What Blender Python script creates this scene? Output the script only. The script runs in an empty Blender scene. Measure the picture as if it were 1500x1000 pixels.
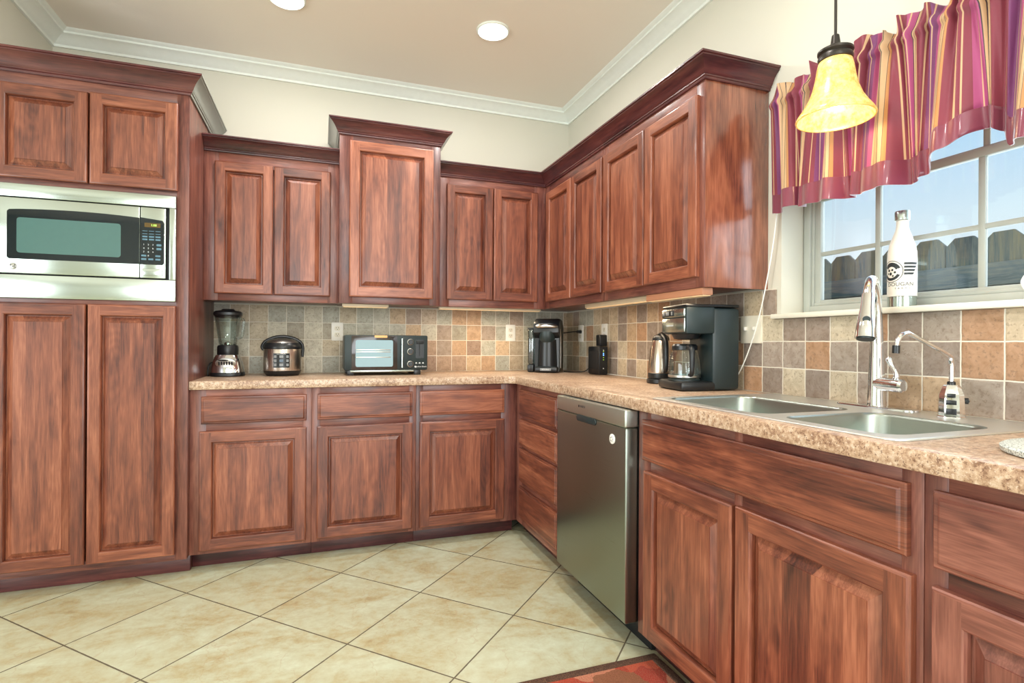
import bpy, bmesh, math, random
from mathutils import Matrix, Vector
random.seed(7)
PI = math.pi
S = bpy.context.scene
COL = S.collection

# ------------------------------------------------------------------ camera
F_PX = 793.66
yaw, pitch, roll = math.radians(19.447), math.radians(0.0387), math.radians(0.3394)
fwd0 = Vector((math.sin(yaw), math.cos(yaw), 0)); rgt = Vector((math.cos(yaw), -math.sin(yaw), 0)); up0 = Vector((0, 0, 1))
fwd = fwd0 * math.cos(pitch) + up0 * math.sin(pitch)
upv = -fwd0 * math.sin(pitch) + up0 * math.cos(pitch)
cx = rgt * math.cos(roll) + upv * math.sin(roll)
cy = -rgt * math.sin(roll) + upv * math.cos(roll)
cam = bpy.data.cameras.new('camera'); cam.sensor_width = 36; cam.lens = F_PX * 36 / 1500
cam.shift_y = 0.47 / 1500; cam.clip_start = 0.02
co = bpy.data.objects.new('camera', cam); COL.objects.link(co)
M = Matrix.Identity(4)
for i in range(3):
    M[i][0], M[i][1], M[i][2] = cx[i], cy[i], -fwd[i]
M[0][3], M[1][3], M[2][3] = 0, 0, 1.1264
co.matrix_world = M
S.camera = co

# ------------------------------------------------------------------ world, lamps, exposure
S.view_settings.view_transform = 'Standard'; S.view_settings.look = 'None'
S.view_settings.gamma = 1; S.view_settings.use_curve_mapping = False
S.view_settings.exposure = 0.0
S.cycles.use_denoising = True
S.cycles.max_bounces = 10; S.cycles.diffuse_bounces = 5; S.cycles.glossy_bounces = 5
S.cycles.transparent_max_bounces = 12; S.cycles.transmission_bounces = 8
S.cycles.sample_clamp_indirect = 6; S.cycles.caustics_refractive = False; S.cycles.caustics_reflective = False
W = bpy.data.worlds.new('sky'); S.world = W; W.use_nodes = True
wn, wl = W.node_tree.nodes, W.node_tree.links
bg = wn['Background']
tc = wn.new('ShaderNodeTexCoord'); sx = wn.new('ShaderNodeSeparateXYZ'); cr = wn.new('ShaderNodeValToRGB')
wl.new(tc.outputs['Generated'], sx.inputs[0]); wl.new(sx.outputs['Z'], cr.inputs[0]); wl.new(cr.outputs[0], bg.inputs[0])
e = cr.color_ramp.elements
e[0].position = 0.0; e[0].color = (0.55, 0.62, 0.66, 1)
e[1].position = 0.9; e[1].color = (0.16, 0.36, 0.75, 1)
for p, c in ((0.10, (0.90, 0.98, 1.0, 1)), (0.18, (0.76, 0.92, 1.0, 1)), (0.32, (0.48, 0.77, 1.0, 1)), (0.6, (0.30, 0.56, 0.94, 1))):
    k = e.new(p); k.color = c
bg.inputs[1].default_value = 1.0


def lamp(name, kind, loc, power, color, rot=(0, 0, 0), size=0.1, size_y=None, spread=None):
    l = bpy.data.lights.new(name, kind); l.energy = power; l.color = color
    if kind == 'AREA':
        l.size = size
        if size_y: l.shape = 'RECTANGLE'; l.size_y = size_y
        else: l.shape = 'DISK'
        if spread: l.spread = spread
    elif kind == 'POINT': l.shadow_soft_size = size
    o = bpy.data.objects.new(name, l); o.location = loc; o.rotation_euler = rot; COL.objects.link(o)
    return o


CEIL = 2.79
WARM = (1.0, 0.97, 0.93)
# daylight entering by the wide window of the living area behind the camera
lamp('daylight_rear', 'AREA', (0.1, -3.05, 1.35), 125, (0.93, 0.98, 1.0), (PI / 2, 0, 0), 2.6, 2.1)
# daylight from the dining side, left of the camera
lamp('daylight_left', 'AREA', (-4.0, -0.3, 1.25), 140, (0.92, 0.98, 1.0), (0, -PI / 2, 0), 2.0, 3.2)
# daylight entering by the sink window
lamp('daylight_sink', 'AREA', (1.96, 1.0, 1.62), 11, (0.85, 0.94, 1.0), (0, PI / 2, 0), 0.8, 1.2)
# the ceiling's can lights (the two the photo shows, and the rest of their grid)
for x, y in ((0.858, 2.764), (-0.165, 2.843), (0.858, 1.30), (-0.165, 1.30), (0.858, -0.3), (-0.165, -0.3), (-0.165, -1.7), (0.858, -1.7)):
    lamp('can_lamp', 'AREA', (x, y, CEIL - 0.022), 11, WARM, (0, 0, 0), 0.12)

# ------------------------------------------------------------------ dimensions
YW, YB, YU, YT, YC = 3.6045, 2.9896, 3.2855, 2.947, 3.212
XW, XB, XE, XU, XT, XL = 1.7037, 1.0883, 1.0574, 1.390, -0.595, -1.382
ZT, ZB = 0.929, 0.887
YEND = 1.7205


# ------------------------------------------------------------------ mesh builder
class MB:
    def __init__(s):
        s.v = []; s.f = []; s.m = []; s.uv = {}

    def add(s, vs, fs, m=0):
        n = len(s.v); s.v += [Vector(p) for p in vs]
        for i, f in enumerate(fs):
            s.f.append([n + a for a in f]); s.m.append(m[i] if isinstance(m, list) else m)
        return s

    def box(s, x0, x1, y0, y1, z0, z1, b=0.0, m=0, seg=2, M=None):
        bm = bmesh.new(); bmesh.ops.create_cube(bm, size=1)
        sx_, sy_, sz_ = abs(x1 - x0), abs(y1 - y0), abs(z1 - z0)
        for v in bm.verts:
            v.co = Vector((v.co.x * sx_ + (x0 + x1) / 2, v.co.y * sy_ + (y0 + y1) / 2, v.co.z * sz_ + (z0 + z1) / 2))
        b = min(b, .49 * min(sx_, sy_, sz_))
        if b > 0: bmesh.ops.bevel(bm, geom=bm.edges[:], offset=b, segments=seg, affect='EDGES', profile=0.5)
        s._bm(bm, m, M); return s

    def _bm(s, bm, m=0, M=None):
        bm.verts.index_update()
        s.add([(M @ v.co) if M else v.co.copy() for v in bm.verts], [[v.index for v in f.verts] for f in bm.faces], m)
        bm.free()

    def lathe(s, prof, c=(0, 0, 0), seg=32, m=0, M=None, sq=2.0, sxy=(1, 1), cap=True):
        vs = []; fs = []; ms = []
        n = len(prof)
        for r, z in prof:
            for k in range(seg):
                a = 2 * PI * k / seg; ca, sa = math.cos(a), math.sin(a)
                q = (abs(ca) ** sq + abs(sa) ** sq) ** (-1 / sq)
                p = Vector((r * q * ca * sxy[0], r * q * sa * sxy[1], z))
                vs.append((M @ p if M else p) + Vector(c))
        for i in range(n - 1):
            for k in range(seg):
                fs.append([i * seg + k, i * seg + (k + 1) % seg, (i + 1) * seg + (k + 1) % seg, (i + 1) * seg + k])
                ms.append(m[i] if isinstance(m, list) else m)
        if cap:
            fs.append(list(range(seg))[::-1]); ms.append(m[0] if isinstance(m, list) else m)
            fs.append([(n - 1) * seg + k for k in range(seg)]); ms.append(m[-1] if isinstance(m, list) else m)
        return s.add(vs, fs, ms)

    def tube(s, path, r, seg=12, m=0, smooth=0, cap=True):
        path = [Vector(p) for p in path]
        rs = list(r) if isinstance(r, (list, tuple)) else [r] * len(path)
        if smooth:
            P = []; R = []
            for i in range(len(path) - 1):
                p0 = path[max(i - 1, 0)]; p1 = path[i]; p2 = path[i + 1]; p3 = path[min(i + 2, len(path) - 1)]
                for k in range(smooth):
                    t = k / smooth
                    P.append(0.5 * ((2 * p1) + (p2 - p0) * t + (2 * p0 - 5 * p1 + 4 * p2 - p3) * t * t + (3 * p1 - p0 - 3 * p2 + p3) * t ** 3))
                    R.append(rs[i] + (rs[i + 1] - rs[i]) * t)
            P.append(path[-1]); R.append(rs[-1]); path, rs = P, R
        n = len(path)
        tan = [(path[min(i + 1, n - 1)] - path[max(i - 1, 0)]).normalized() for i in range(n)]
        nrm = tan[0].orthogonal().normalized()
        vs = []; fs = []
        for i in range(n):
            nrm = (nrm - tan[i] * nrm.dot(tan[i])).normalized(); bn = tan[i].cross(nrm)
            for k in range(seg):
                a = 2 * PI * k / seg
                vs.append(path[i] + (nrm * math.cos(a) + bn * math.sin(a)) * rs[i])
        for i in range(n - 1):
            for k in range(seg):
                fs.append([i * seg + k, i * seg + (k + 1) % seg, (i + 1) * seg + (k + 1) % seg, (i + 1) * seg + k])
        if cap: fs += [list(range(seg))[::-1], [(n - 1) * seg + k for k in range(seg)]]
        return s.add(vs, fs, m)

    def prism(s, poly, d0, d1, M, m=0, b=0.0):
        """2-D outline (x, y) between depths d0 and d1 along local z, mapped by M."""
        bm = bmesh.new()
        a = [bm.verts.new((x, y, d0)) for x, y in poly]
        f = bm.faces.new(a)
        r = bmesh.ops.extrude_face_region(bm, geom=[f])
        tv = [v for v in r['geom'] if isinstance(v, bmesh.types.BMVert)]
        for v in tv: v.co.z = d1
        if b > 0:
            es = [e_ for e_ in bm.edges if all(v in tv for v in e_.verts)]
            bmesh.ops.bevel(bm, geom=es, offset=b, segments=2, affect='EDGES', profile=0.5)
        s._bm(bm, m, M); return s

    def sweep(s, path, prof, m=0, i0=0, i1=None, caps=(True, True)):
        """profile (d, z) swept along a flat path, d measured to the right of travel, mitred corners."""
        n = len(path); i1 = n - 1 if i1 is None else i1
        P = [Vector((a, b)) for a, b in path]; vs = []; fs = []; k = len(prof)
        for i in range(i0, i1 + 1):
            d1 = (P[i] - P[i - 1]).normalized() if i > 0 else (P[1] - P[0]).normalized()
            d2 = (P[i + 1] - P[i]).normalized() if i < n - 1 else d1
            n1 = Vector((d1.y, -d1.x)); n2 = Vector((d2.y, -d2.x))
            mt = (n1 + n2).normalized(); mt = mt / max(mt.dot(n1), .2)
            for d, z in prof: vs.append((P[i].x + mt.x * d, P[i].y + mt.y * d, z))
        for i in range(i1 - i0):
            for j in range(k):
                fs.append([i * k + j, i * k + (j + 1) % k, (i + 1) * k + (j + 1) % k, (i + 1) * k + j])
        if caps[0]: fs.append(list(range(k))[::-1])
        if caps[1]: fs.append([(i1 - i0) * k + j for j in range(k)])
        return s.add(vs, fs, m)

    def text(s, body, size, M, m=0, ext=0.0003, align='CENTER', warp=None, spacing=1.0):
        c = bpy.data.curves.new('t', 'FONT'); c.body = body; c.size = size; c.align_x = align; c.align_y = 'CENTER'
        c.extrude = ext; c.resolution_u = 3; c.space_character = spacing
        o = bpy.data.objects.new('t', c); COL.objects.link(o)
        dg = bpy.context.evaluated_depsgraph_get(); ev = o.evaluated_get(dg); me = ev.to_mesh()
        vs = [v.co.copy() for v in me.vertices]; fs = [list(p.vertices) for p in me.polygons]
        ev.to_mesh_clear(); bpy.data.objects.remove(o); bpy.data.curves.remove(c)
        s.add([warp(p) if warp else M @ p for p in vs], fs, m); return s

    def xf(s, M):
        s.v = [M @ p for p in s.v]; return s

    def build(s, name, mats, parent=None, loc=None, smooth=35, recalc=True):
        loc = Vector(loc) if loc is not None else (origin(parent) if parent else Vector((0, 0, 0)))
        me = bpy.data.meshes.new(name)
        me.from_pydata([p - loc for p in s.v], [], s.f)
        for mt in (mats if isinstance(mats, (list, tuple)) else [mats]): me.materials.append(mt)
        for p, mi in zip(me.polygons, s.m): p.material_index = mi
        if s.uv:
            u = me.uv_layers.new(name='uv')
            for lp in me.loops: u.data[lp.index].uv = s.uv[lp.vertex_index]
        if recalc:
            bm = bmesh.new(); bm.from_mesh(me); bmesh.ops.recalc_face_normals(bm, faces=bm.faces[:]); bm.to_mesh(me); bm.free()
        me.shade_smooth()
        if smooth: me.set_sharp_from_angle(angle=math.radians(smooth))
        me.update()
        o = bpy.data.objects.new(name, me); COL.objects.link(o)
        if parent: o.parent = parent
        else: o.location = loc
        return o


ORI = {}


def origin(o):
    while o.parent: o = o.parent
    return Vector(o.location)


def tag(o, label, cat, group=None, kind=None):
    o['label'] = label; o['category'] = cat
    if group: o['group'] = group
    if kind: o['kind'] = kind
    return o


def thing(name, label, cat, loc=(0, 0, 0), group=None, kind=None):
    o = bpy.data.objects.new(name, None); o.empty_display_size = 0.05; o.location = loc; COL.objects.link(o)
    return tag(o, label, cat, group, kind)


def basis(o, u, v, n):
    return Matrix(((u[0], v[0], n[0], o[0]), (u[1], v[1], n[1], o[1]), (u[2], v[2], n[2], o[2]), (0, 0, 0, 1)))


def back_face(x, y, z): return basis((x, y, z), (1, 0, 0), (0, 0, 1), (0, -1, 0))     # facing the camera side
def right_face(x, y, z): return basis((x, y, z), (0, -1, 0), (0, 0, 1), (-1, 0, 0))   # facing the room from the right wall


def rrect(x0, x1, y0, y1, r, n=5):
    p = []
    for cx_, cy_, a0 in ((x1 - r, y0 + r, -90), (x1 - r, y1 - r, 0), (x0 + r, y1 - r, 90), (x0 + r, y0 + r, 180)):
        for k in range(n + 1):
            a = math.radians(a0 + 90 * k / n); p.append((cx_ + r * math.cos(a), cy_ + r * math.sin(a)))
    return p


def circ(cx_, cy_, r, n=24, ry=None): return [(cx_ + r * math.cos(2 * PI * k / n), cy_ + (ry or r) * math.sin(2 * PI * k / n)) for k in range(n)]


# ------------------------------------------------------------------ materials
def lin(c):
    return tuple(((v / 255) / 12.92 if v / 255 <= .04045 else ((v / 255 + .055) / 1.055) ** 2.4) for v in c) + (1,)


class NT:
    def __init__(s, name):
        s.mat = bpy.data.materials.new(name); s.mat.use_nodes = True
        s.n = s.mat.node_tree.nodes; s.l = s.mat.node_tree.links; s.bsdf = s.n['Principled BSDF']

    def new(s, t, ins=None, **kw):
        nd = s.n.new(t)
        for k, v in kw.items(): setattr(nd, k, v)
        for k, v in (ins or {}).items():
            if hasattr(v, 'is_linked') or isinstance(v, bpy.types.NodeSocket): s.l.new(v, nd.inputs[k])
            else: nd.inputs[k].default_value = v
        return nd

    def math(s, op, a, b=0.0, c=None):
        d = {0: a, 1: b}
        if c is not None: d[2] = c
        return s.new('ShaderNodeMath', d, operation=op).outputs[0]

    def ramp(s, fac, stops, interp='LINEAR'):
        r = s.new('ShaderNodeValToRGB', {0: fac}); cr_ = r.color_ramp; cr_.interpolation = interp
        el = cr_.elements
        el[0].position, el[0].color = stops[0][0], stops[0][1]
        el[1].position, el[1].color = stops[-1][0], stops[-1][1]
        for p, c in stops[1:-1]: k_ = el.new(p); k_.color = c
        return r.outputs[0]

    def mix(s, fac, a, b, blend='MIX'):
        m = s.new('ShaderNodeMix', data_type='RGBA', blend_type=blend)
        for i, v in ((0, fac), (6, a), (7, b)):
            if isinstance(v, bpy.types.NodeSocket): s.l.new(v, m.inputs[i])
            else: m.inputs[i].default_value = v
        return m.outputs[2]

    def set(s, **kw):
        for k, v in kw.items():
            k = k.replace('_', ' ')
            if isinstance(v, bpy.types.NodeSocket): s.l.new(v, s.bsdf.inputs[k])
            else: s.bsdf.inputs[k].default_value = v
        return s

    def bump(s, h, strength=.2, dist=.002):
        b = s.new('ShaderNodeBump', {'Height': h, 'Strength': strength, 'Distance': dist})
        s.l.new(b.outputs[0], s.bsdf.inputs['Normal'])


def flat(name, c, rough=.5, metal=0.0, noise=.04, **kw):
    t = NT(name); b = lin(c)
    nz = t.new('ShaderNodeTexNoise', {'Vector': t.new('ShaderNodeTexCoord').outputs['Object'], 'Scale': 35.0, 'Detail': 3.0})
    t.set(Base_Color=t.mix(nz.outputs[0], tuple(v * (1 - noise) for v in b[:3]) + (1,), tuple(min(1, v * (1 + noise)) for v in b[:3]) + (1,)),
          Roughness=rough, Metallic=metal, **kw)
    return t.mat


def wood(name, axis, cols, rough=.38, coat=.22, boards=False, spread=1.0):
    t = NT(name)
    oc = t.new('ShaderNodeTexCoord').outputs['Object']; rnd = t.new('ShaderNodeObjectInfo').outputs['Random']
    off = t.new('ShaderNodeCombineXYZ', {0: t.math('MULTIPLY', rnd, 13.0), 1: t.math('MULTIPLY', rnd, 7.0), 2: t.math('MULTIPLY', rnd, 23.0)}).outputs[0]
    v = t.new('ShaderNodeVectorMath', {0: oc, 1: off}, operation='ADD').outputs[0]
    s3 = t.new('ShaderNodeSeparateXYZ', {0: oc})
    if boards:      # panels are glued up from boards of slightly different tone
        bd = t.math('FLOOR', t.math('MULTIPLY', t.math('ADD', t.math('ADD', s3.outputs[0], s3.outputs[1]), t.math('MULTIPLY', rnd, 3.0)), 12.0))
        bw = t.new('ShaderNodeTexWhiteNoise', {'Vector': t.new('ShaderNodeCombineXYZ', {0: bd, 1: t.math('MULTIPLY', rnd, 50.0)}).outputs[0]}, noise_dimensions='3D')
        v = t.new('ShaderNodeVectorMath', {0: v, 1: t.new('ShaderNodeVectorMath', {0: bw.outputs['Color'], 'Scale': 4.0}, operation='SCALE').outputs[0]}, operation='ADD').outputs[0]
        tone = t.math('SUBTRACT', bw.outputs['Value'], .5)
    else: tone = t.math('SUBTRACT', rnd, .5)
    def mp(k): return t.new('ShaderNodeMapping', {'Vector': v, 'Scale': (1, 1, k) if axis == 'v' else (k, k, 1)}).outputs[0]
    fine = t.new('ShaderNodeTexNoise', {'Vector': mp(.035), 'Scale': 330.0, 'Detail': 3.0, 'Roughness': .6}).outputs[0]
    mid = t.new('ShaderNodeTexNoise', {'Vector': mp(.055), 'Scale': 60.0, 'Detail': 4.0, 'Roughness': .6, 'Distortion': .4}).outputs[0]
    soft = t.new('ShaderNodeTexNoise', {'Vector': mp(.16), 'Scale': 14.0, 'Detail': 4.0, 'Distortion': .8}).outputs[0]
    ring = t.new('ShaderNodeTexNoise', {'Vector': mp(.22), 'Scale': 7.0, 'Detail': 1.0, 'Distortion': .3}).outputs[0]
    ring = t.math('SINE', t.math('MULTIPLY', ring, 95.0))
    knot = t.new('ShaderNodeTexNoise', {'Vector': mp(.45), 'Scale': 9.0, 'Detail': 3.0, 'Roughness': .6}).outputs[0]
    kd = t.ramp(knot, [(.60, (0, 0, 0, 1)), (.74, (1, 1, 1, 1))])
    a = t.math('MULTIPLY_ADD', mid, .22, t.math('MULTIPLY', soft, .44))
    mid2 = t.new('ShaderNodeTexNoise', {'Vector': mp(.05), 'Scale': 150.0, 'Detail': 3.0, 'Roughness': .7}).outputs[0]
    a = t.math('MULTIPLY_ADD', fine, .20, a)
    a = t.math('MULTIPLY_ADD', mid2, .22, a)
    a = t.math('MULTIPLY_ADD', ring, .014, a)
    a = t.math('MULTIPLY_ADD', tone, .11 * spread, a)
    a = t.math('SUBTRACT', a, t.math('MULTIPLY', kd, .10))
    col = t.ramp(a, [(.34, lin(cols[0])), (.46, lin(cols[1])), (.57, lin(cols[2])), (.72, lin(cols[3]))])
    t.set(Base_Color=col, Roughness=t.math('MULTIPLY_ADD', fine, .12, rough - .06), Coat_Weight=coat, Coat_Roughness=.2)
    t.bump(fine, .06, .0006)
    return t.mat


DOORC = [(54, 26, 21), (100, 52, 38), (134, 76, 54), (174, 110, 82)]
FRAMEC = [(50, 25, 24), (88, 47, 41), (118, 69, 57), (154, 98, 82)]
CROWNC = [(40, 18, 22), (64, 30, 34), (88, 44, 44), (114, 64, 58)]
WV, WH = wood('cherry_vertical', 'v', DOORC), wood('cherry_horizontal', 'h', DOORC)
WP = wood('cherry_panel', 'v', DOORC, boards=True)
FV, FH = wood('frame_vertical', 'v', FRAMEC), wood('frame_horizontal', 'h', FRAMEC)
CW = wood('crown_wood', 'h', CROWNC, rough=.32)


def mat_wall(name, c):
    t = NT(name); oc = t.new('ShaderNodeTexCoord').outputs['Object']
    n1 = t.new('ShaderNodeTexNoise', {'Vector': oc, 'Scale': 1.6, 'Detail': 2.0}).outputs[0]
    n2 = t.new('ShaderNodeTexNoise', {'Vector': oc, 'Scale': 140.0, 'Detail': 2.0}).outputs[0]
    b = lin(c)
    t.set(Base_Color=t.mix(n1, tuple(v * .96 for v in b[:3]) + (1,), b), Roughness=.7); t.bump(n2, .06, .001)
    return t.mat


M_WALL = mat_wall('cream_paint', (208, 206, 192)); M_CEIL = mat_wall('ceiling_paint', (242, 236, 226))
M_TRIM = flat('white_trim', (236, 242, 236), .4)


def mat_floor():
    t = NT('floor_tile'); oc = t.new('ShaderNodeTexCoord').outputs['Object']
    TS, a = .4643, math.radians(45.0954)
    mp = t.new('ShaderNodeMapping', {'Vector': t.new('ShaderNodeVectorMath', {0: oc, 1: (.2291, -2.431, 0)}, operation='ADD').outputs[0],
                                     'Rotation': (0, 0, -a), 'Scale': (1 / TS, 1 / TS, 1)}).outputs[0]
    s3 = t.new('ShaderNodeSeparateXYZ', {0: mp}); ms = []
    for i in (0, 1):
        f = t.math('FRACT', s3.outputs[i]); ms.append(t.math('MINIMUM', f, t.math('SUBTRACT', 1.0, f)))
    edge = t.math('MINIMUM', ms[0], ms[1])
    wob = t.new('ShaderNodeTexNoise', {'Vector': oc, 'Scale': 40.0}).outputs[0]
    edge = t.math('ADD', edge, t.math('MULTIPLY', t.math('SUBTRACT', wob, .5), .004))
    grout = t.math('LESS_THAN', edge, .0062)
    cell = t.new('ShaderNodeCombineXYZ', {0: t.math('FLOOR', s3.outputs[0]), 1: t.math('FLOOR', s3.outputs[1])}).outputs[0]
    wn_ = t.new('ShaderNodeTexWhiteNoise', {'Vector': cell}, noise_dimensions='3D')
    ofs = t.new('ShaderNodeVectorMath', {0: oc, 1: t.new('ShaderNodeVectorMath', {0: wn_.outputs['Color'], 'Scale': 9.0}, operation='SCALE').outputs[0]}, operation='ADD').outputs[0]
    st = t.new('ShaderNodeMapping', {'Vector': ofs, 'Rotation': (0, 0, .5), 'Scale': (1, 1.7, 1)}).outputs[0]
    n1 = t.new('ShaderNodeTexNoise', {'Vector': st, 'Scale': 3.4, 'Detail': 7.0, 'Roughness': .66, 'Distortion': .6}).outputs[0]
    n2 = t.new('ShaderNodeTexNoise', {'Vector': ofs, 'Scale': 22.0, 'Detail': 6.0, 'Roughness': .7}).outputs[0]
    vein = t.new('ShaderNodeTexVoronoi', {'Vector': t.new('ShaderNodeVectorMath', {0: ofs, 1: t.new('ShaderNodeVectorMath', {0: t.new('ShaderNodeTexNoise', {'Vector': ofs, 'Scale': 5.0, 'Detail': 4.0}).outputs['Color'], 'Scale': .35}, operation='SCALE').outputs[0]}, operation='ADD').outputs[0], 'Scale': 3.2}, feature='DISTANCE_TO_EDGE').outputs['Distance']
    col = t.ramp(t.math('MULTIPLY_ADD', n2, .38, t.math('MULTIPLY', n1, .63)),
                 [(.33, lin((156, 134, 98))), (.43, lin((178, 168, 132))), (.52, lin((188, 188, 160))), (.66, lin((200, 207, 184)))])
    col = t.mix(t.math('MULTIPLY', t.math('LESS_THAN', vein, .006), .22), col, lin((168, 134, 94)))
    col = t.mix(t.math('MULTIPLY', wn_.outputs['Value'], .22), col, lin((176, 160, 118)))
    col = t.mix(grout, col, lin((96, 86, 68)))
    t.set(Base_Color=col, Roughness=t.math('MULTIPLY_ADD', grout, .4, t.math('MULTIPLY_ADD', n2, .2, .24)))
    t.bump(t.math('SUBTRACT', t.math('MULTIPLY', n1, .25), grout), .3, .002)
    return t.mat


def mat_splash(name, hx, ox):
    """tumbled stone tiles laid in a straight grid; hx: which axis runs along the wall"""
    t = NT(name); oc = t.new('ShaderNodeTexCoord').outputs['Object']; TS = .1035
    s3 = t.new('ShaderNodeSeparateXYZ', {0: oc})
    wob = t.new('ShaderNodeTexNoise', {'Vector': oc, 'Scale': 26.0, 'Detail': 3.0})
    sw = t.new('ShaderNodeSeparateXYZ', {0: wob.outputs['Color']})
    u = t.math('DIVIDE', t.math('ADD', t.math('SUBTRACT', s3.outputs[hx], ox), t.math('MULTIPLY', t.math('SUBTRACT', sw.outputs[0], .5), .004)), TS)
    v = t.math('DIVIDE', t.math('ADD', t.math('SUBTRACT', s3.outputs[2], ZT), t.math('MULTIPLY', t.math('SUBTRACT', sw.outputs[1], .5), .004)), TS)
    fu, fv = t.math('FRACT', u), t.math('FRACT', v)
    edge = t.math('MINIMUM', t.math('MINIMUM', fu, t.math('SUBTRACT', 1.0, fu)), t.math('MINIMUM', fv, t.math('SUBTRACT', 1.0, fv)))
    grout = t.math('LESS_THAN', edge, .018)
    cell = t.new('ShaderNodeCombineXYZ', {0: t.math('FLOOR', u), 1: t.math('FLOOR', v), 2: 3.0 + hx}).outputs[0]
    wn_ = t.new('ShaderNodeTexWhiteNoise', {'Vector': cell}, noise_dimensions='3D')
    rv = wn_.outputs['Value']
    sage = t.ramp(rv, [(0, lin((158, 150, 128))), (.18, lin((182, 180, 160))), (.36, lin((192, 176, 146))), (.5, lin((170, 170, 154))), (.66, lin((200, 194, 172))), (.84, lin((176, 156, 126))), (1, lin((186, 184, 166)))], 'CONSTANT')
    rust = t.ramp(rv, [(0, lin((150, 116, 90))), (.16, lin((190, 150, 108))), (.34, lin((174, 140, 110))), (.5, lin((204, 172, 132))), (.66, lin((162, 140, 120))), (.82, lin((196, 178, 152))), (1, lin((184, 158, 126)))], 'CONSTANT')
    mixd = t.ramp(rv, [(0, lin((146, 128, 114))), (.13, lin((176, 130, 90))), (.24, lin((206, 192, 164))), (.36, lin((160, 146, 132))), (.5, lin((190, 160, 124))), (.62, lin((138, 122, 110))), (.74, lin((204, 184, 152))), (.87, lin((168, 152, 138))), (1, lin((196, 172, 140)))], 'CONSTANT')
    a_ = s3.outputs[hx]; jit = t.math('MULTIPLY_ADD', t.new('ShaderNodeSeparateColor', {0: wn_.outputs['Color']}).outputs[1], .7, -.35)
    cu = t.math('ADD', t.math('MULTIPLY', t.math('FLOOR', u), TS), jit)
    if hx == 0:     # sage on the left, rusty tiles in the middle, sage again at the corner
        m1 = t.math('MULTIPLY', t.math('GREATER_THAN', cu, .52), t.math('LESS_THAN', cu, 1.12)); col = t.mix(m1, sage, rust)
    else:           # sage at the corner, rusty tiles, then mixed stone behind the sink
        col = t.mix(t.math('LESS_THAN', cu, 1.85), t.mix(t.math('GREATER_THAN', cu, 1.80), rust, sage), mixd)
    ofs = t.new('ShaderNodeVectorMath', {0: oc, 1: wn_.outputs['Color']}, operation='ADD').outputs[0]
    n1 = t.new('ShaderNodeTexNoise', {'Vector': ofs, 'Scale': 28.0, 'Detail': 7.0, 'Roughness': .72, 'Distortion': .6}).outputs[0]
    n2 = t.new('ShaderNodeTexNoise', {'Vector': ofs, 'Scale': 95.0, 'Detail': 3.0, 'Roughness': .6}).outputs[0]
    col = t.mix(t.ramp(n1, [(.34, (0, 0, 0, 1)), (.64, (.9, .9, .9, 1))]), t.mix(.38, col, (.19, .14, .1, 1)), t.mix(.12, col, (1, .95, .85, 1)))
    pit = t.math('LESS_THAN', n2, .40)
    col = t.mix(t.math('MULTIPLY', pit, .4), col, lin((118, 98, 80)))
    col = t.mix(grout, col, lin((226, 220, 204)))
    t.set(Base_Color=col, Roughness=.5)
    rnd = t.ramp(edge, [(0, (0, 0, 0, 1)), (.05, (1, 1, 1, 1))])
    t.bump(t.math('SUBTRACT', t.math('ADD', rnd, t.math('MULTIPLY', n1, .25)), t.math('MULTIPLY', pit, .4)), .45, .002)
    return t.mat


def mat_counter():
    t = NT('stone_laminate'); oc = t.new('ShaderNodeTexCoord').outputs['Object']
    n1 = t.new('ShaderNodeTexNoise', {'Vector': oc, 'Scale': 70.0, 'Detail': 5.0, 'Roughness': .7}).outputs[0]
    n2 = t.new('ShaderNodeTexNoise', {'Vector': oc, 'Scale': 150.0, 'Detail': 4.0, 'Roughness': .65}).outputs[0]
    n3 = t.new('ShaderNodeTexNoise', {'Vector': oc, 'Scale': 12.0, 'Detail': 3.0}).outputs[0]
    col = t.ramp(t.math('MULTIPLY_ADD', n3, .25, t.math('MULTIPLY', n1, .75)),
                 [(.36, lin((128, 96, 76))), (.45, lin((168, 136, 110))), (.53, lin((192, 164, 138))), (.64, lin((212, 194, 174)))])
    col = t.mix(t.math('MULTIPLY', t.math('LESS_THAN', n2, .40), .75), col, lin((98, 64, 50)))
    col = t.mix(t.math('MULTIPLY', t.math('GREATER_THAN', n2, .62), .55), col, lin((226, 208, 190)))
    t.set(Base_Color=col, Roughness=.33); t.bump(n2, .04, .0005)
    return t.mat


def mat_brushed(name, c, rough, axis=0, aniso=.0):
    t = NT(name); oc = t.new('ShaderNodeTexCoord').outputs['Object']
    sc = [400.0] * 3; sc[axis] = 3.0
    mp = t.new('ShaderNodeMapping', {'Vector': oc, 'Scale': tuple(sc)}).outputs[0]
    n = t.new('ShaderNodeTexNoise', {'Vector': mp, 'Scale': 1.0, 'Detail': 2.0}).outputs[0]
    b = lin(c)
    t.set(Base_Color=t.mix(n, tuple(v * .92 for v in b[:3]) + (1,), b), Metallic=1.0, Roughness=t.math('MULTIPLY_ADD', n, .10, rough - .05))
    return t.mat


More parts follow.
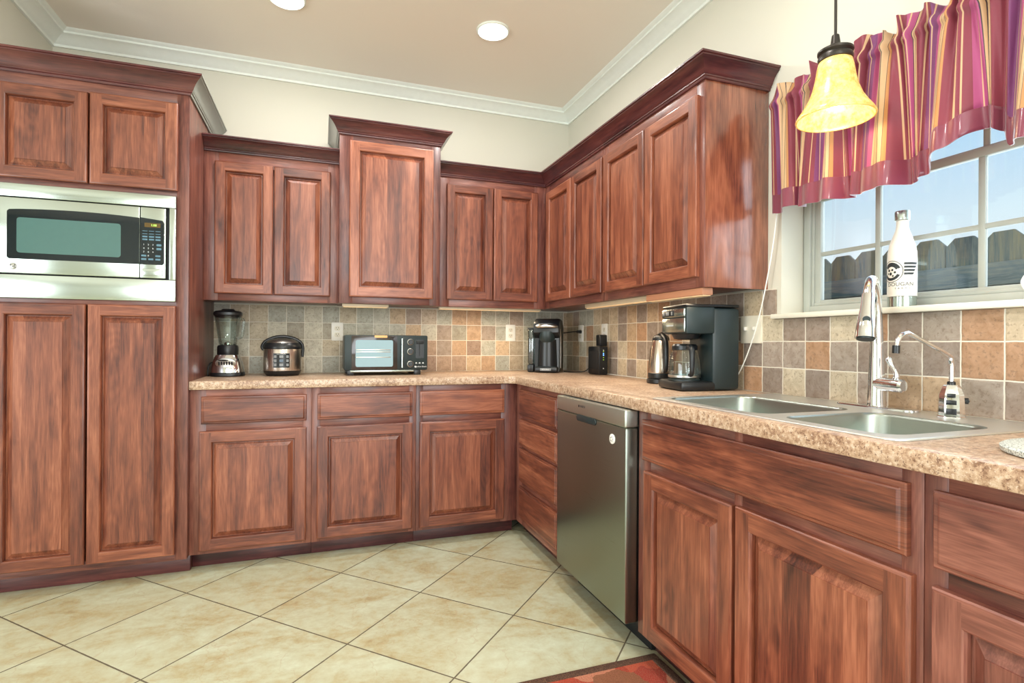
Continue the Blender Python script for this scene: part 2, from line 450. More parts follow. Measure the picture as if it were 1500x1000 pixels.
def mat_glass(name, tint=(.93, .97, .97), op=.02, rough=.02):
    """thin clear glass: see-through with a glossy surface"""
    t = NT(name); n, l = t.n, t.l
    tr = n.new('ShaderNodeBsdfTransparent'); tr.inputs[0].default_value = tint + (1,)
    gl = n.new('ShaderNodeBsdfGlossy'); gl.inputs['Roughness'].default_value = rough
    fr = n.new('ShaderNodeFresnel'); fr.inputs[0].default_value = 1.45
    mx = n.new('ShaderNodeMixShader'); l.new(t.math('MULTIPLY_ADD', fr.outputs[0], .55, op), mx.inputs[0])
    l.new(tr.outputs[0], mx.inputs[1]); l.new(gl.outputs[0], mx.inputs[2])
    l.new(mx.outputs[0], n['Material Output'].inputs[0]); n.remove(t.bsdf)
    return t.mat


def emit(name, c, strength):
    t = NT(name); t.set(Base_Color=lin(c), Emission_Color=lin(c), Emission_Strength=strength, Roughness=.5); return t.mat


M_FLOOR = mat_floor(); M_SPB = mat_splash('stone_tile_back', 0, .009); M_SPR = mat_splash('stone_tile_right', 1, 1.325)
M_CTR = mat_counter()
STEEL = mat_brushed('brushed_steel', (186, 196, 190), .22, 0); STEELV = mat_brushed('brushed_steel_dark', (146, 154, 144), .30, 1)
STEELP = mat_brushed('dishwasher_console', (196, 204, 196), .38, 1); SINKM = mat_brushed('sink_steel', (222, 224, 220), .40, 1)
BOWLM = mat_brushed('sink_bowl_shaded', (160, 168, 162), .32, 1)  # same steel as the rim, with dark reflections put into the bowl colour
CHROME = flat('chrome', (226, 228, 232), .07, 1.0, noise=.01); SATIN = flat('satin_silver', (190, 188, 182), .3, 1.0)
BLACK = flat('black_plastic', (22, 25, 28), .32); BLACKM = flat('matte_black', (16, 18, 20), .6); DKTEAL = flat('dark_plastic', (30, 44, 46), .38)
BLKGLASS = flat('black_glass', (6, 22, 32), .04, Coat_Weight=.5); MESHGL = flat('window_painted_reflection', (78, 112, 110), .05, Coat_Weight=.5)  # microwave window: bluish glass, its bright outdoor reflection painted in as teal
WHITEP = flat('white_plastic', (236, 234, 226), .4); IVORY = flat('ivory_plate', (226, 220, 202), .4); GREYP = flat('grey_plastic', (130, 134, 136), .4)
GLASS = mat_glass('clear_glass'); PANE = mat_glass('window_glass', (.97, .99, 1.0), .02); TANKG = mat_glass('smoked_tank', (.42, .52, .56), .12)
VINYL = flat('window_vinyl', (176, 180, 172), .4); CER = flat('white_ceramic', (238, 238, 234), .18, Coat_Weight=.4); BOTTLEW = flat('white_enamel', (236, 232, 222), .3, Coat_Weight=.3)
INK = flat('dark_print', (30, 38, 40), .5); LIGHTINK = flat('pale_print', (214, 218, 218), .5)
BRONZE = flat('dark_bronze', (58, 54, 50), .35, .7); CREAMLT = flat('light_bar_cream', (190, 172, 146), .45); TANBAR = flat('light_bar_wood', (176, 122, 92), .45)
SILL = flat('sill_stone', (236, 232, 216), .3); CORD = flat('white_cord', (232, 232, 224), .5)


# ------------------------------------------------------------------ room shell
def struct(name, mb, m, label, cat): return tag(mb.build(name, m), label, cat, kind='structure')


YF = -3.2
struct('floor', MB().box(-4.3, XW + .16, YF - .1, YW + .1, -.08, 0), M_FLOOR, 'cream stone-look tile floor laid on the diagonal', 'floor')
struct('ceiling', MB().box(-4.3, XW + .16, YF - .1, YW + .1, CEIL, CEIL + .1), M_CEIL, 'smooth warm white painted ceiling with can lights', 'ceiling')
struct('wall_back', MB().box(XL - .1, XW + .16, YW, YW + .1, 0, CEIL), M_WALL, 'cream painted back wall above the upper cabinets', 'wall')
struct('wall_left', MB().box(-4.2, XL, YT + .03, YW, 0, CEIL), M_WALL, 'cream painted wall beside the tall pantry cabinet', 'wall')
wo = MB(); wo.box(-4.2, -4.1, YF, -2.0, 0, CEIL); wo.box(-4.2, -4.1, 1.4, YT + .03, 0, CEIL); wo.box(-4.2, -4.1, -2.0, 1.4, 2.28, CEIL)
struct('wall_dining', wo, M_WALL, 'cream wall with the patio opening on the dining side', 'wall')
WY0, WY1, WZ0, WZ1 = .36, 1.654, 1.223, 2.06
wr = MB()
wr.box(XW, XW + .16, YF - .1, WY0, 0, CEIL); wr.box(XW, XW + .16, WY1, YW, 0, CEIL)
wr.box(XW, XW + .16, WY0, WY1, 0, WZ0); wr.box(XW, XW + .16, WY0, WY1, WZ1, CEIL)
struct('wall_right', wr, M_WALL, 'cream painted wall around the sink window', 'wall')
wf = MB()
wf.box(-4.2, -1.25, YF - .1, YF, 0, CEIL); wf.box(1.45, XW, YF - .1, YF, 0, CEIL); wf.box(-1.25, 1.45, YF - .1, YF, 2.42, CEIL); wf.box(-1.25, 1.45, YF - .1, YF, 0, .25)
struct('wall_front', wf, M_WALL, 'cream wall with the wide window behind the camera', 'wall')

# ceiling crown
cp = [(0, -.075), (.012, -.075), (.012, -.062), (.022, -.056), (.034, -.044), (.055, -.030), (.078, -.024), (.078, -.014), (.092, -.008), (.098, 0), (0, 0)]
cprof = [(d, CEIL + z) for d, z in cp]
cpath = [(XL, YT + .03), (XL, YW), (XW, YW), (XW, YF)]
for i, (nm, lb) in enumerate((('trim_1', 'white crown moulding along the left wall'), ('trim_2', 'white crown moulding along the back wall'), ('trim_3', 'white crown moulding along the window wall'))):
    struct(nm, MB().sweep(cpath, cprof, i0=i, i1=i + 1), M_TRIM, lb, 'crown moulding')

# backsplash
struct('trim_4', MB().box(XT, XW - .0005, YW - .009, YW - .0005, ZT + .0005, 1.3445, .0), M_SPB, 'tumbled stone tile backsplash on the back wall', 'backsplash')
sp = MB().box(XW - .009, XW - .0005, .05, WY1 + .02, ZT + .0005, 1.2225)
sp.box(XW - .009, XW - .0005, WY1 + .02, YW - .0095, ZT + .0005, 1.3445)
struct('trim_5', sp, M_SPR, 'tumbled stone tile backsplash behind the sink', 'backsplash')

# window sill and window
struct('trim_6', MB().box(XW - .0305, XW + .12, WY0 + .002, WY1 - .002, 1.2234, 1.243, .004).box(XW - .030, XW - .0005, WY0 - .03, WY1 + .026, 1.2236, 1.2429, .004),
       SILL, 'cream sill ledge under the sink window', 'window sill')
XF = 1.812
win = thing('window_1', 'white gridded sink window looking out on a fence', 'window', (XF, 1.0, 1.245), kind='structure')
fr = MB()
wy0, wy1, wz0, wz1 = WY0 + .004, WY1 - .004, 1.244, WZ1 - .004


def ringframe(mb, x0, x1, y0, y1, z0, z1, w, b=.003, m=0):
    mb.box(x0, x1, y0, y0 + w, z0, z1, b, m); mb.box(x0, x1, y1 - w, y1, z0, z1, b, m)
    mb.box(x0, x1, y0 + w, y1 - w, z0, z0 + w, b, m); mb.box(x0, x1, y0 + w, y1 - w, z1 - w, z1, b, m)
    return mb


ringframe(fr, XF, XF + .045, wy0, wy1, wz0, wz1, .030); ringframe(fr, XF + .008, XF + .040, wy0 + .030, wy1 - .030, wz0 + .030, wz1 - .030, .012)
fr.build('frame', VINYL, win)
gy0, gy1 = wy0 + .042, wy1 - .042
s1 = ringframe(MB(), XF + .012, XF + .034, gy0, gy1, wz0 + .026, 1.705, .026); s1.build('lower_sash', VINYL, win)
s2 = ringframe(MB(), XF + .036, XF + .044, gy0, gy1, 1.69, wz1 - .042, .026); s2.build('upper_sash', VINYL, win)
mg = MB()
for y in (1.357, 1.042, .727): mg.box(XF + .016, XF + .030, y - .0095, y + .0095, wz0 + .05, 1.68, .003); mg.box(XF + .037, XF + .043, y - .009, y + .009, 1.71, wz1 - .06, .002)
mg.box(XF + .0165, XF + .0295, gy0 + .02, gy1 - .02, 1.466, 1.482, .003)
mg.build('muntin_grid', VINYL, win)
MB().box(XF + .022, XF + .024, gy0 + .01, gy1 - .01, wz0 + .03, 1.70).box(XF + .039, XF + .041, gy0 + .01, gy1 - .01, 1.70, wz1 - .05).build('glass_pane', PANE, win)

# outside: ground and fence
struct('ground', MB().box(XW + .17, 9, -4, 9, -.4, -.3), flat('dry_lawn', (120, 116, 84), .9), 'dry lawn outside the sink window', 'ground')
FW = wood('weathered_cedar_blue_shade', 'v', [(70, 90, 98), (122, 134, 130), (170, 160, 134), (206, 180, 132)], .8, 0)  # weathered wood, with the shadow's bluish tint mixed into its colours
FWH = wood('weathered_rail_blue_shade', 'h', [(82, 102, 112), (128, 142, 144), (164, 164, 152), (192, 178, 148)], .8, 0)  # rails likewise carry the bluish shade in their colour
fence = thing('wooden_fence', 'weathered dog-eared wooden fence outside the sink window', 'fence', (2.6, 1.6, -.3))
random.seed(3)
for k in range(24):
    y0 = 1.479 + (k - 9) * .1435; w = .138; zt = 1.592 + random.uniform(-.006, .006)
    pb = MB().prism([(0, -.3), (w, -.3), (w, zt - .034), (w - .034, zt), (.034, zt), (0, zt - .034)], 0, .016, basis((2.60, y0, 0), (0, 1, 0), (0, 0, 1), (1, 0, 0)), b=.002)
    p = pb.build('picket', FW, fence)
for z0 in (1.369, .45): MB().box(2.56, 2.5995, .15, 3.65, z0, z0 + .092, .003).build('rail', FWH, fence)


# ------------------------------------------------------------------ cabinets
def door(parent, M, w, h, name='door', s=.055, mats=None, panel=True):
    """cope-and-stick door with a raised panel; M maps (along, up, out)"""
    mats = mats or [WV, WH]
    mb = MB()

    def ring(i, d): return [Vector((i, i, d)), Vector((w - i, i, d)), Vector((w - i, h - i, d)), Vector((i, h - i, d))]

    def bridge(mb_, a, b):
        vs = a + b; mb_.add([M @ p for p in vs], [[k, (k + 1) % 4, 4 + (k + 1) % 4, 4 + k] for k in range(4)], [1, 0, 1, 0])
    seq = [(0, .0005), (0, .015), (.003, .0185), (.007, .0200)]
    for a, b in zip(seq, seq[1:]): bridge(mb, ring(*a), ring(*b))
    mb.add([M @ p for p in ring(0, .0005)], [[0, 3, 2, 1]], 0)
    a, b, d = .007, s - .008, .020
    for q, mi in (((a, a, b, h - a), 0), ((w - b, a, w - a, h - a), 0), ((b, a, w - b, b), 1), ((b, h - b, w - b, h - a), 1)):
        mb.add([M @ Vector(p) for p in ((q[0], q[1], d), (q[2], q[1], d), (q[2], q[3], d), (q[0], q[3], d))], [[0, 1, 2, 3]], mi)
    seq = [(s - .009, .020), (s - .005, .0178), (s - .0025, .0120), (s - .0015, .0015)]
    for a, b in zip(seq, seq[1:]): bridge(mb, ring(*a), ring(*b))
    o = mb.build(name, mats, parent, recalc=False)
    pm = MB()
    seq = [(s + .0005, .001), (s + .0008, .0022), (s + .004, .0026), (s + .027, .0160), (s + .0277, .0188)]
    for a, b in zip(seq, seq[1:]): bridge(pm, ring(*a), ring(*b))
    i = s + .0277
    pm.add([M @ p for p in ring(i, .0188)], [[0, 1, 2, 3]], 0)
    pm.m = [0] * len(pm.m)
    pm.build('raised_panel', WP if mats[0] == WV else mats[0], o, recalc=False)
    return o


def drawer(parent, M, w, h, name='drawer', mats=None):
    mb = MB()

    def ring(i, d): return [Vector((i, i, d)), Vector((w - i, i, d)), Vector((w - i, h - i, d)), Vector((i, h - i, d))]
    seq = [(0, .0005), (0, .012), (.003, .0145), (.010, .0155), (.0125, .0185), (.016, .0200)]
    for a, b in zip(seq, seq[1:]):
        mb.add([M @ p for p in ring(*a) + ring(*b)], [[k, (k + 1) % 4, 4 + (k + 1) % 4, 4 + k] for k in range(4)], 0)
    mb.add([M @ p for p in ring(.016, .02)], [[0, 1, 2, 3]], 0); mb.add([M @ p for p in ring(0, .0005)], [[0, 3, 2, 1]], 0)
    return mb.build(name, mats or WH, parent, recalc=False)


def back_door(p, x0, x1, z0, z1, y, **k): return door(p, back_face(x0, y, z0), x1 - x0, z1 - z0, **k)
def right_door(p, ya, yb, z0, z1, x, **k): return door(p, right_face(x, ya, z0), ya - yb, z1 - z0, **k)
def back_drawer(p, x0, x1, z0, z1, y, **k): return drawer(p, back_face(x0, y, z0), x1 - x0, z1 - z0, **k)
def right_drawer(p, ya, yb, z0, z1, x, **k): return drawer(p, right_face(x, ya, z0), ya - yb, z1 - z0, **k)


def face_b(p, x0, x1, z0, z1, y, stiles, rails, mid=()):
    """face frame on a back-wall cabinet: stiles (x ranges) full height, rails (z ranges) between"""
    mb = MB()
    for a, b in stiles: mb.box(a, b, y, y + .02, z0, z1, .0006, 0)
    sp_ = sorted(stiles)
    for (a0, a1), (b0, b1) in zip(sp_, sp_[1:]):
        for r0, r1 in rails: mb.box(a1, b0, y, y + .0198, r0, r1, .0006, 1)
    return mb.build('face_frame', [FV, FH], p)


def face_r(p, y0, y1, z0, z1, x, stiles, rails):
    mb = MB()
    for a, b in stiles: mb.box(x, x + .02, a, b, z0, z1, .0006, 0)
    sp_ = sorted(stiles)
    for (a0, a1), (b0, b1) in zip(sp_, sp_[1:]):
        for r0, r1 in rails: mb.box(x, x + .0198, a1, b0, r0, r1, .0006, 1)
    return mb.build('face_frame', [FV, FH], p)


def crown_prof(z0, h, d):
    q = [(0, 0), (.10, 0), (.14, .05), (.14, .11), (.22, .14), (.22, .20), (.30, .26), (.36, .36), (.48, .52), (.66, .68), (.82, .78), (.90, .82), (.90, .88), (1, .91), (1, 1), (0, 1)]
    return [(a * d, z0 + b * h) for a, b in q]


G = .0006
# tall pantry
pan = thing('pantry_cabinet', 'tall cherry pantry cabinet built around the microwave', 'cabinet', (-.99, 3.27, 0))
b = MB(); b.box(XL + .001, XL + .021, YT + .02, YW - .001, .095, 2.30, .001); b.box(XT - .02, XT - .0005, YT + .02, YW - .001, .085, 2.30, .001); b.box(XT - .02, XT - .0005, YT + .091, YW - .001, .002, .085, 0)
b.box(XL + .021, XT - .02, YW - .02, YW - .002, .095, 2.30, 0); b.box(XL + .021, XT - .02, YT + .02, YW - .02, .095, .115, 0); b.box(XL + .021, XT - .02, YT + .02, YW - .02, 2.28, 2.30, 0)
b.box(XL + .021, XT - .02, YT + .02, YW - .02, 1.285, 1.303, 0); b.box(XL + .021, XT - .02, YT + .02, YW - .02, 1.805, 1.823, 0)
b.build('body', FV, pan)
face_b(pan, XL, XT, .085, 2.30, YT, [(XL + .001, -1.345), (-.646, XT)], [(.085, .125), (1.283, 1.322), (1.79, 1.835), (2.24, 2.30)])
MB().box(XL + .001, XT - .001, YT + .075, YT + .09, .001, .084, .001).build('toe_kick', CW, pan)
back_door(pan, -1.338, -.993, 1.829, 2.238, YT); back_door(pan, -.986, -.641, 1.829, 2.242, YT)
back_door(pan, -1.338, -.997, .115, 1.286, YT); back_door(pan, -.989, -.645, .115, 1.286, YT)
tp = [(XL + .001, YT), (XT, YT), (XT, YW - .001)]; tpr = crown_prof(2.29, .088, .062)
cro = MB().sweep(tp, tpr, i0=0, i1=1).build('crown', CW, pan)
RETM = flat('grey_return', (134, 142, 136), .3, Coat_Weight=.4)  # grey colour for the crown's side runs; the front run stays wood-coloured
MB().sweep(tp, tpr, i0=1, i1=2).build('crown_return', RETM, cro)['label'] = 'grey side of the crown'

# upper cabinets on the back wall
up = thing('upper_cabinet', 'two-door upper cabinet above the blender and rice cooker', 'upper cabinet', (-.25, 3.45, 1.344))
MB().box(XT + G, .095 - G, YU + .02, YW - .001, 1.352, 2.20, .001).build('body', FV, up)
face_b(up, 0, 0, 1.344, 2.15, YU, [(XT + G, -.525), (.035, .095 - G)], [(1.344, 1.40), (2.075, 2.15)])
back_door(up, -.541, -.2535, 1.381, 2.093, YU); back_door(up, -.2475, .048, 1.381, 2.093, YU)
MB().sweep([(XT + G, YU), (.095 - G, YU)], crown_prof(2.143, .075, .06)).build('crown', CW, up)

uc = thing('upper_cabinet', 'taller single-door upper cabinet standing proud of its neighbours', 'upper cabinet', (.384, 3.4, 1.342))
MB().box(.095, .673, YC + .02, YW - .001, 1.35, 2.36, .001).build('body', FV, uc)
face_b(uc, 0, 0, 1.342, 2.32, YC, [(.095, .168), (.610, .673)], [(1.342, 1.40), (2.24, 2.32)])
back_door(uc, .150, .628, 1.380, 2.266, YC, s=.06)
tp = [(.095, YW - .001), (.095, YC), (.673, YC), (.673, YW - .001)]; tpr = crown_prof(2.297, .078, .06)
cro = MB().sweep(tp, tpr, i0=1, i1=2).build('crown', CW, uc)
for i in (0, 2): MB().sweep(tp, tpr, i0=i, i1=i + 1).build('crown_return', RETM, cro)['label'] = 'grey side of the crown'

rpath = [(.673 + G, YU), (XU, YU), (XU, 2.497), (XU, YEND), (XW - .001, YEND)]
rp = crown_prof(2.143, .079, .06)
ur = thing('upper_cabinet', 'two-door upper cabinet left of the inside corner', 'upper cabinet', (1.03, 3.45, 1.344))
MB().box(.673 + G, XW - .001, YU + .02, YW - .001, 1.352, 2.20, .001).build('body', FV, ur)
face_b(ur, 0, 0, 1.344, 2.15, YU, [(.673 + G, .745), (1.31, XU - G)], [(1.344, 1.41), (2.08, 2.15)])
back_door(ur, .727, 1.0235, 1.388, 2.099, YU); back_door(ur, 1.0295, 1.328, 1.388, 2.099, YU)
MB().sweep(rpath, rp, i0=0, i1=1).build('crown', CW, ur)

uf = thing('upper_cabinet', 'two-door upper cabinet on the window wall nearest the corner', 'upper cabinet', (1.55, 3.05, 1.344))
MB().box(XU + .02, XW - .001, 2.497 + G, YU - G, 1.352, 2.20, .001).build('body', FV, uf)
face_r(uf, 0, 0, 1.344, 2.15, XU, [(3.215, YU - G), (2.497 + G, 2.525)], [(1.344, 1.41), (2.075, 2.15)])
right_door(uf, 3.242, 2.877, 1.388, 2.092, XU); right_door(uf, 2.869, 2.508, 1.388, 2.092, XU)
MB().sweep(rpath, rp, i0=1, i1=2).build('crown', CW, uf)

un = thing('upper_cabinet', 'two-door upper cabinet ending beside the window valance', 'upper cabinet', (1.55, 2.1, 1.344))
MB().box(XU + .02, XW - .001, YEND + .003, 2.497 - G, 1.352, 2.20, .001).build('body', FV, un)
MB().box(XU + .004, XW - .001, YEND, YEND + .003, 1.344, 2.15, .001).build('end_panel', wood('end_panel_wood', 'v', DOORC, .2, 1.0), un)
face_r(un, 0, 0, 1.344, 2.15, XU, [(2.462, 2.497 - G), (YEND + .0002, 1.77)], [(1.344, 1.40), (2.075, 2.15)])
right_door(un, 2.487, 2.116, 1.386, 2.092, XU); right_door(un, 2.108, 1.748, 1.386, 2.092, XU)
MB().sweep(rpath, rp, i0=2, i1=4).build('crown', CW, un)


# base cabinets
def base_back(label, x0, x1, dx0, dx1, wx0, wx1, lst, rst, xbody=None):
    t = thing('base_cabinet', label, 'base cabinet', ((x0 + x1) / 2, 3.3, 0))
    MB().box(x0 + G, (xbody or x1) - G, YB + .02, YW - .001, .09, ZB - .001, .001).build('body', FV, t)
    face_b(t, 0, 0, .085, ZB - .001, YB, [(x0 + G, lst), (rst, x1 - G)], [(.085, .125), (.67, .735), (.84, ZB - .001)])
    MB().box(x0 + G, x1 - G, YB + .075, YB + .09, .001, .0895, .001).build('toe_kick', CW, t)
    back_drawer(t, wx0, wx1, .719, .853, YB); back_door(t, dx0, dx1, .104, .684, YB, s=.06)
    return t


base_back('base cabinet with a drawer and door beside the pantry', XT, -.041, -.552, -.067, -.545, -.067, -.525, -.085)
base_back('middle base cabinet with a drawer and door under the toaster oven', -.041, .497, -.015, .476, -.013, .476, 0, .46)
base_back('base cabinet with a drawer and door at the inside corner', .497, XB, .517, 1.007, .517, 1.007, .535, .99, XB + .018)

dc = thing('drawer_cabinet', 'stack of four drawers between corner and dishwasher', 'drawer cabinet', (1.4, 2.65, 0))
MB().box(XB + .02, XW - .001, 2.305 + G, YB - G, .09, ZB - .001, .001).build('body', FV, dc)
face_r(dc, 0, 0, .085, ZB - .001, XB, [(2.895, YB + .019), (2.305 + G, 2.405)], [(.085, .14), (.293, .34), (.512, .55), (.68, .72), (.845, ZB - .001)])
MB().box(XB + .075, XB + .09, 2.305 + G, YB + .07, .001, .0895, .001).build('toe_kick', CW, dc)
for z0, z1 in ((.708, .857), (.540, .688), (.335, .523), (.126, .305)): right_drawer(dc, 2.912, 2.387, z0, z1, XB)

sb = thing('sink_cabinet', 'wide sink base cabinet with false front and two doors', 'base cabinet', (1.4, 1.2, 0))
b = MB(); b.box(XB + .02, XW - .012, 1.675, 1.694, .09, ZB - .001, .001); b.box(XB + .02, XW - .012, .713, .732, .09, ZB - .001, .001)
b.box(XB + .02, XW - .012, .732, 1.675, .09, .11, 0); b.box(XW - .02, XW - .012, .732, 1.675, .11, ZB - .001, 0)
b.build('body', FV, sb)
face_r(sb, 0, 0, .085, ZB - .001, XB, [(1.62, 1.694), (1.185, 1.215), (.713, .755)], [(.085, .125), (.665, .725), (.845, ZB - .001)])
MB().box(XB + .075, XB + .09, .713, 1.694, .001, .0895, .001).build('toe_kick', CW, sb)
right_drawer(sb, 1.655, .737, .714, .857, XB, name='false_front')
right_door(sb, 1.640, 1.208, .100, .679, XB, s=.06); right_door(sb, 1.194, .726, .100, .682, XB, s=.06)

nb = thing('base_cabinet', 'dark base cabinet with drawer and door right of the sink', 'base cabinet', (1.4, .4, 0))
MB().box(XB + .02, XW - .001, .10, .7115, .09, ZB - .001, .001).build('body', FV, nb)
face_r(nb, 0, 0, .085, ZB - .001, XB, [(.67, .7115), (.10, .16)], [(.085, .125), (.665, .725), (.845, ZB - .001)])
MB().box(XB + .075, XB + .09, .10, .7115, .001, .0895, .001).build('toe_kick', CW, nb)
right_drawer(nb, .689, .14, .713, .856, XB, mats=FH); right_door(nb, .689, .14, .100, .678, XB, s=.06, mats=[FV, FH])

# countertop with sink cut-out
SX0, SX1, SY0, SY1 = 1.106, 1.655, .775, 1.652
CYE = 2.965
bm = bmesh.new()
outl = [(XT + G, YW - .0095), (XT + G, CYE), (XE - .03, CYE), (XE, CYE - .03), (XE, .10), (XW - .0095, .10), (XW - .0095, YW - .0095)]
hole = rrect(SX0 + .022, SX1 - .018, SY0 + .022, SY1 - .022, .03, 4)
es = []
for lp in (outl, hole):
    vv = [bm.verts.new((x, y, ZB)) for x, y in lp]
    es += [bm.edges.new((vv[i], vv[(i + 1) % len(vv)])) for i in range(len(vv))]
bmesh.ops.triangle_fill(bm, edges=es, use_beauty=True)
r = bmesh.ops.extrude_face_region(bm, geom=bm.faces[:])
for v in r['geom']:
    if isinstance(v, bmesh.types.BMVert): v.co.z = ZT
be = [e_ for e_ in bm.edges if all(abs(v.co.z - ZT) < 1e-6 for v in e_.verts) and len(e_.link_faces) == 2 and any(abs(f.normal.z) < .5 or True for f in e_.link_faces)
      and any(min(v.co.z for v in f.verts) < ZT - .01 for f in e_.link_faces)]
be += [e_ for e_ in bm.edges if all(abs(v.co.z - ZB) < 1e-6 for v in e_.verts) and any(max(v.co.z for v in f.verts) > ZB + .01 for f in e_.link_faces)]
bmesh.ops.bevel(bm, geom=be, offset=.004, segments=2, affect='EDGES', profile=.5)
ct = MB(); ct._bm(bm)
tag(ct.build('countertop', M_CTR, loc=(1.0, 3.0, ZB)), 'speckled tan laminate countertop running round the corner', 'countertop')

# ------------------------------------------------------------------ dishwasher
dw = thing('dishwasher', 'stainless dishwasher between the drawers and the sink cabinet', 'dishwasher', (1.36, 2.0, 0))
DX = 1.037
MB().box(XB + .004, XW - .03, 1.700, 2.300, .10, ZB - .003, .002).build('body', BLACKM, dw)
dd = MB().box(DX, XB + .003, 1.700, 2.298, .113, .818, .005, 0, 3); dd.build('door', STEELV, dw, smooth=40)
con = MB()
pts = rrect(0, .598, 0, .066, .004, 3)
con.box(DX - .003, XB + .003, 1.700, 2.298, .8195, .884, .006, 0, 3)
cno = con.build('control_console', STEELP, dw)
MB().prism(rrect(.205, .375, .795, .822, .012, 4), 0, .004, right_face(DX - .0005, 2.298, 0), b=.001).build('grip_pocket', DKTEAL, dw)
tx = MB().text('BOSCH', .013, right_face(DX - .0032, 2.298 - .262, .858)); tx.prism(circ(-.035, 0, .0055, 16), 0, .0004, right_face(DX - .0032, 2.298 - .262, .858))
tx.build('lettering', INK, cno)
mg_ = thing('round_magnet', 'small round white magnet stuck on the dishwasher door', 'magnet', (DX, 1.80, .765))
MB().lathe([(.019, 0), (.019, .003), (.017, .004)], (0, 0, 0), 24, M=None).xf(right_face(DX, 1.795, .765)).build('disc', WHITEP, mg_)
mm = MB()
for k in range(5):
    a = k * 1.3; mm.prism(circ(.008 * math.cos(a), .008 * math.sin(a), .0034, 10, .0024), .004, .0045, right_face(DX, 1.795, .765))
mm.build('print', GREYP, mg_)
MB().box(XB + .06, XB + .08, 1.700, 2.300, .001, .098, .001).build('toe_panel', BLACKM, dw)

# ------------------------------------------------------------------ microwave
mw = thing('microwave', 'stainless built-in microwave framed inside the pantry cabinet', 'microwave', (-.995, 3.15, 1.31))
BF = back_face(0, YT, 0)
tr = MB()
tr.box(-1.347, -.645, YT - .018, YT - .001, 1.745, 1.803, .004); tr.box(-1.347, -.645, YT - .018, YT - .001, 1.306, 1.408, .004)
tr.box(-1.347, -1.320, YT - .018, YT - .001, 1.408, 1.745, .003); tr.box(-.672, -.645, YT - .018, YT - .001, 1.408, 1.745, .003)
tr.build('trim_frame', STEEL, mw)
MB().box(-1.318, -.674, YT + .004, 3.45, 1.325, 1.78, .003).build('body', BLACKM, mw)
md = MB().box(-1.316, -.7885, YT - .022, YT + .003, 1.412, 1.741, .005)
mdo = md.build('door', STEEL, mw)
gp = [(-1.277, 1.482), (-1.270, 1.475), (-.790, 1.475)]
for k in range(13):
    x = -.790 - k * (1.277 - .790) / 12; q = (x + 1.03) / .25
    gp.append((x, 1.698 - .010 * q * q))
gp[-1] = (-1.269, 1.688); gp.append((-1.277, 1.680))
MB().prism(gp, .022, .0238, BF).build('black_glass', BLKGLASS, mdo)
MB().prism(rrect(-1.243, -.862, 1.502, 1.655, .012), .0238, .0243, BF).build('viewing_window', MESHGL, mdo)
lg = MB().lathe([(.0145, 0), (.0145, .001), (.013, .0016)], seg=28).xf(back_face(-1.255, YT - .022, 1.442))
lgo = lg.build('badge', SATIN, mdo)
l2 = MB().text('GE', .016, back_face(-1.255, YT - .0237, 1.442)); l2.tube([(-1.255 + .0118 * math.cos(a), YT - .0238, 1.442 + .0118 * math.sin(a)) for a in [k * PI / 12 for k in range(25)]], .0007, 6)
for a in range(4):
    an = a * PI / 2 + PI / 4
    l2.tube([(-1.255 + r_ * math.cos(an + c_), YT - .0238, 1.442 + r_ * math.sin(an + c_)) for r_, c_ in ((.011, 0), (.0095, .25), (.0085, 0))], .0007, 6)
l2.build('monogram', INK, mdo)
cpn = MB().box(-.7875, -.684, YT - .022, YT + .003, 1.412, 1.741, .005)
cpo = cpn.build('control_panel', STEEL, mw)
MB().prism([(-.7865, 1.475), (-.698, 1.475), (-.691, 1.482), (-.691, 1.670), (-.698, 1.682), (-.7865, 1.692)], .022, .0236, BF).build('keypad_glass', BLKGLASS, cpo)
MB().prism(rrect(-.770, -.706, 1.648, 1.668, .002), .0236, .0241, BF).build('display', flat('display_amber', (92, 72, 34), .2), cpo)
MB().text('1:08', .0135, back_face(-.733, YT - .0243, 1.6575)).build('clock_digits', emit('clock_green', (170, 220, 90), 1.2), cpo)
kp = MB(); random.seed(5)
for j, z in enumerate((1.630, 1.617, 1.604, 1.591)):
    for i in range(3):
        x = -.768 + i * .026
        kp.prism(rrect(x - .010, x + .010, z - .0035 * (1 if j > 1 else .35), z + .0035 * (1 if j > 1 else .35), .0008, 2), .0236, .0239, BF, 0)
for j, row in enumerate(('123', '456', '789')):
    for i, c in enumerate(row): kp.text(c, .010, back_face(-.772 + i * .018, YT - .0237, 1.567 - j * .017), 1)
kp.text('0', .010, back_face(-.754, YT - .0237, 1.516), 1)
for j, z in enumerate((1.516, 1.500)):
    for x in (-.772, -.716) if j == 0 else (-.772, -.744, -.716): kp.prism(rrect(x - .010, x + .010, z - .004, z + .004, .001, 2), .0236, .0239, BF, 0)
for z in (1.567, 1.549): kp.prism(rrect(-.722, -.702, z - .005, z + .005, .003, 2), .0236, .0239, BF, 0)
kp.build('keys', [flat('key_blue', (84, 120, 138), .4), LIGHTINK], cpo)
MB().box(-.778, -.698, YT - .0265, YT - .0215, 1.424, 1.456, .002).build('door_button', STEEL, cpo)

# ------------------------------------------------------------------ under-cabinet light bars
def bar(label, x0, x1, y0, y1, z0, z1, m, along):
    t = thing('light_bar', label, 'light fixture', ((x0 + x1) / 2, (y0 + y1) / 2, z1), 'slim light bars under the upper cabinets')
    MB().box(x0, x1, y0, y1, z0 + .003, z1, .002).build('housing', m, t)
    MB().box(x0 + .006, x1 - .006, y0 + .006, y1 - .006, z0, z0 + .004, .001).build('diffuser', LENS, t)


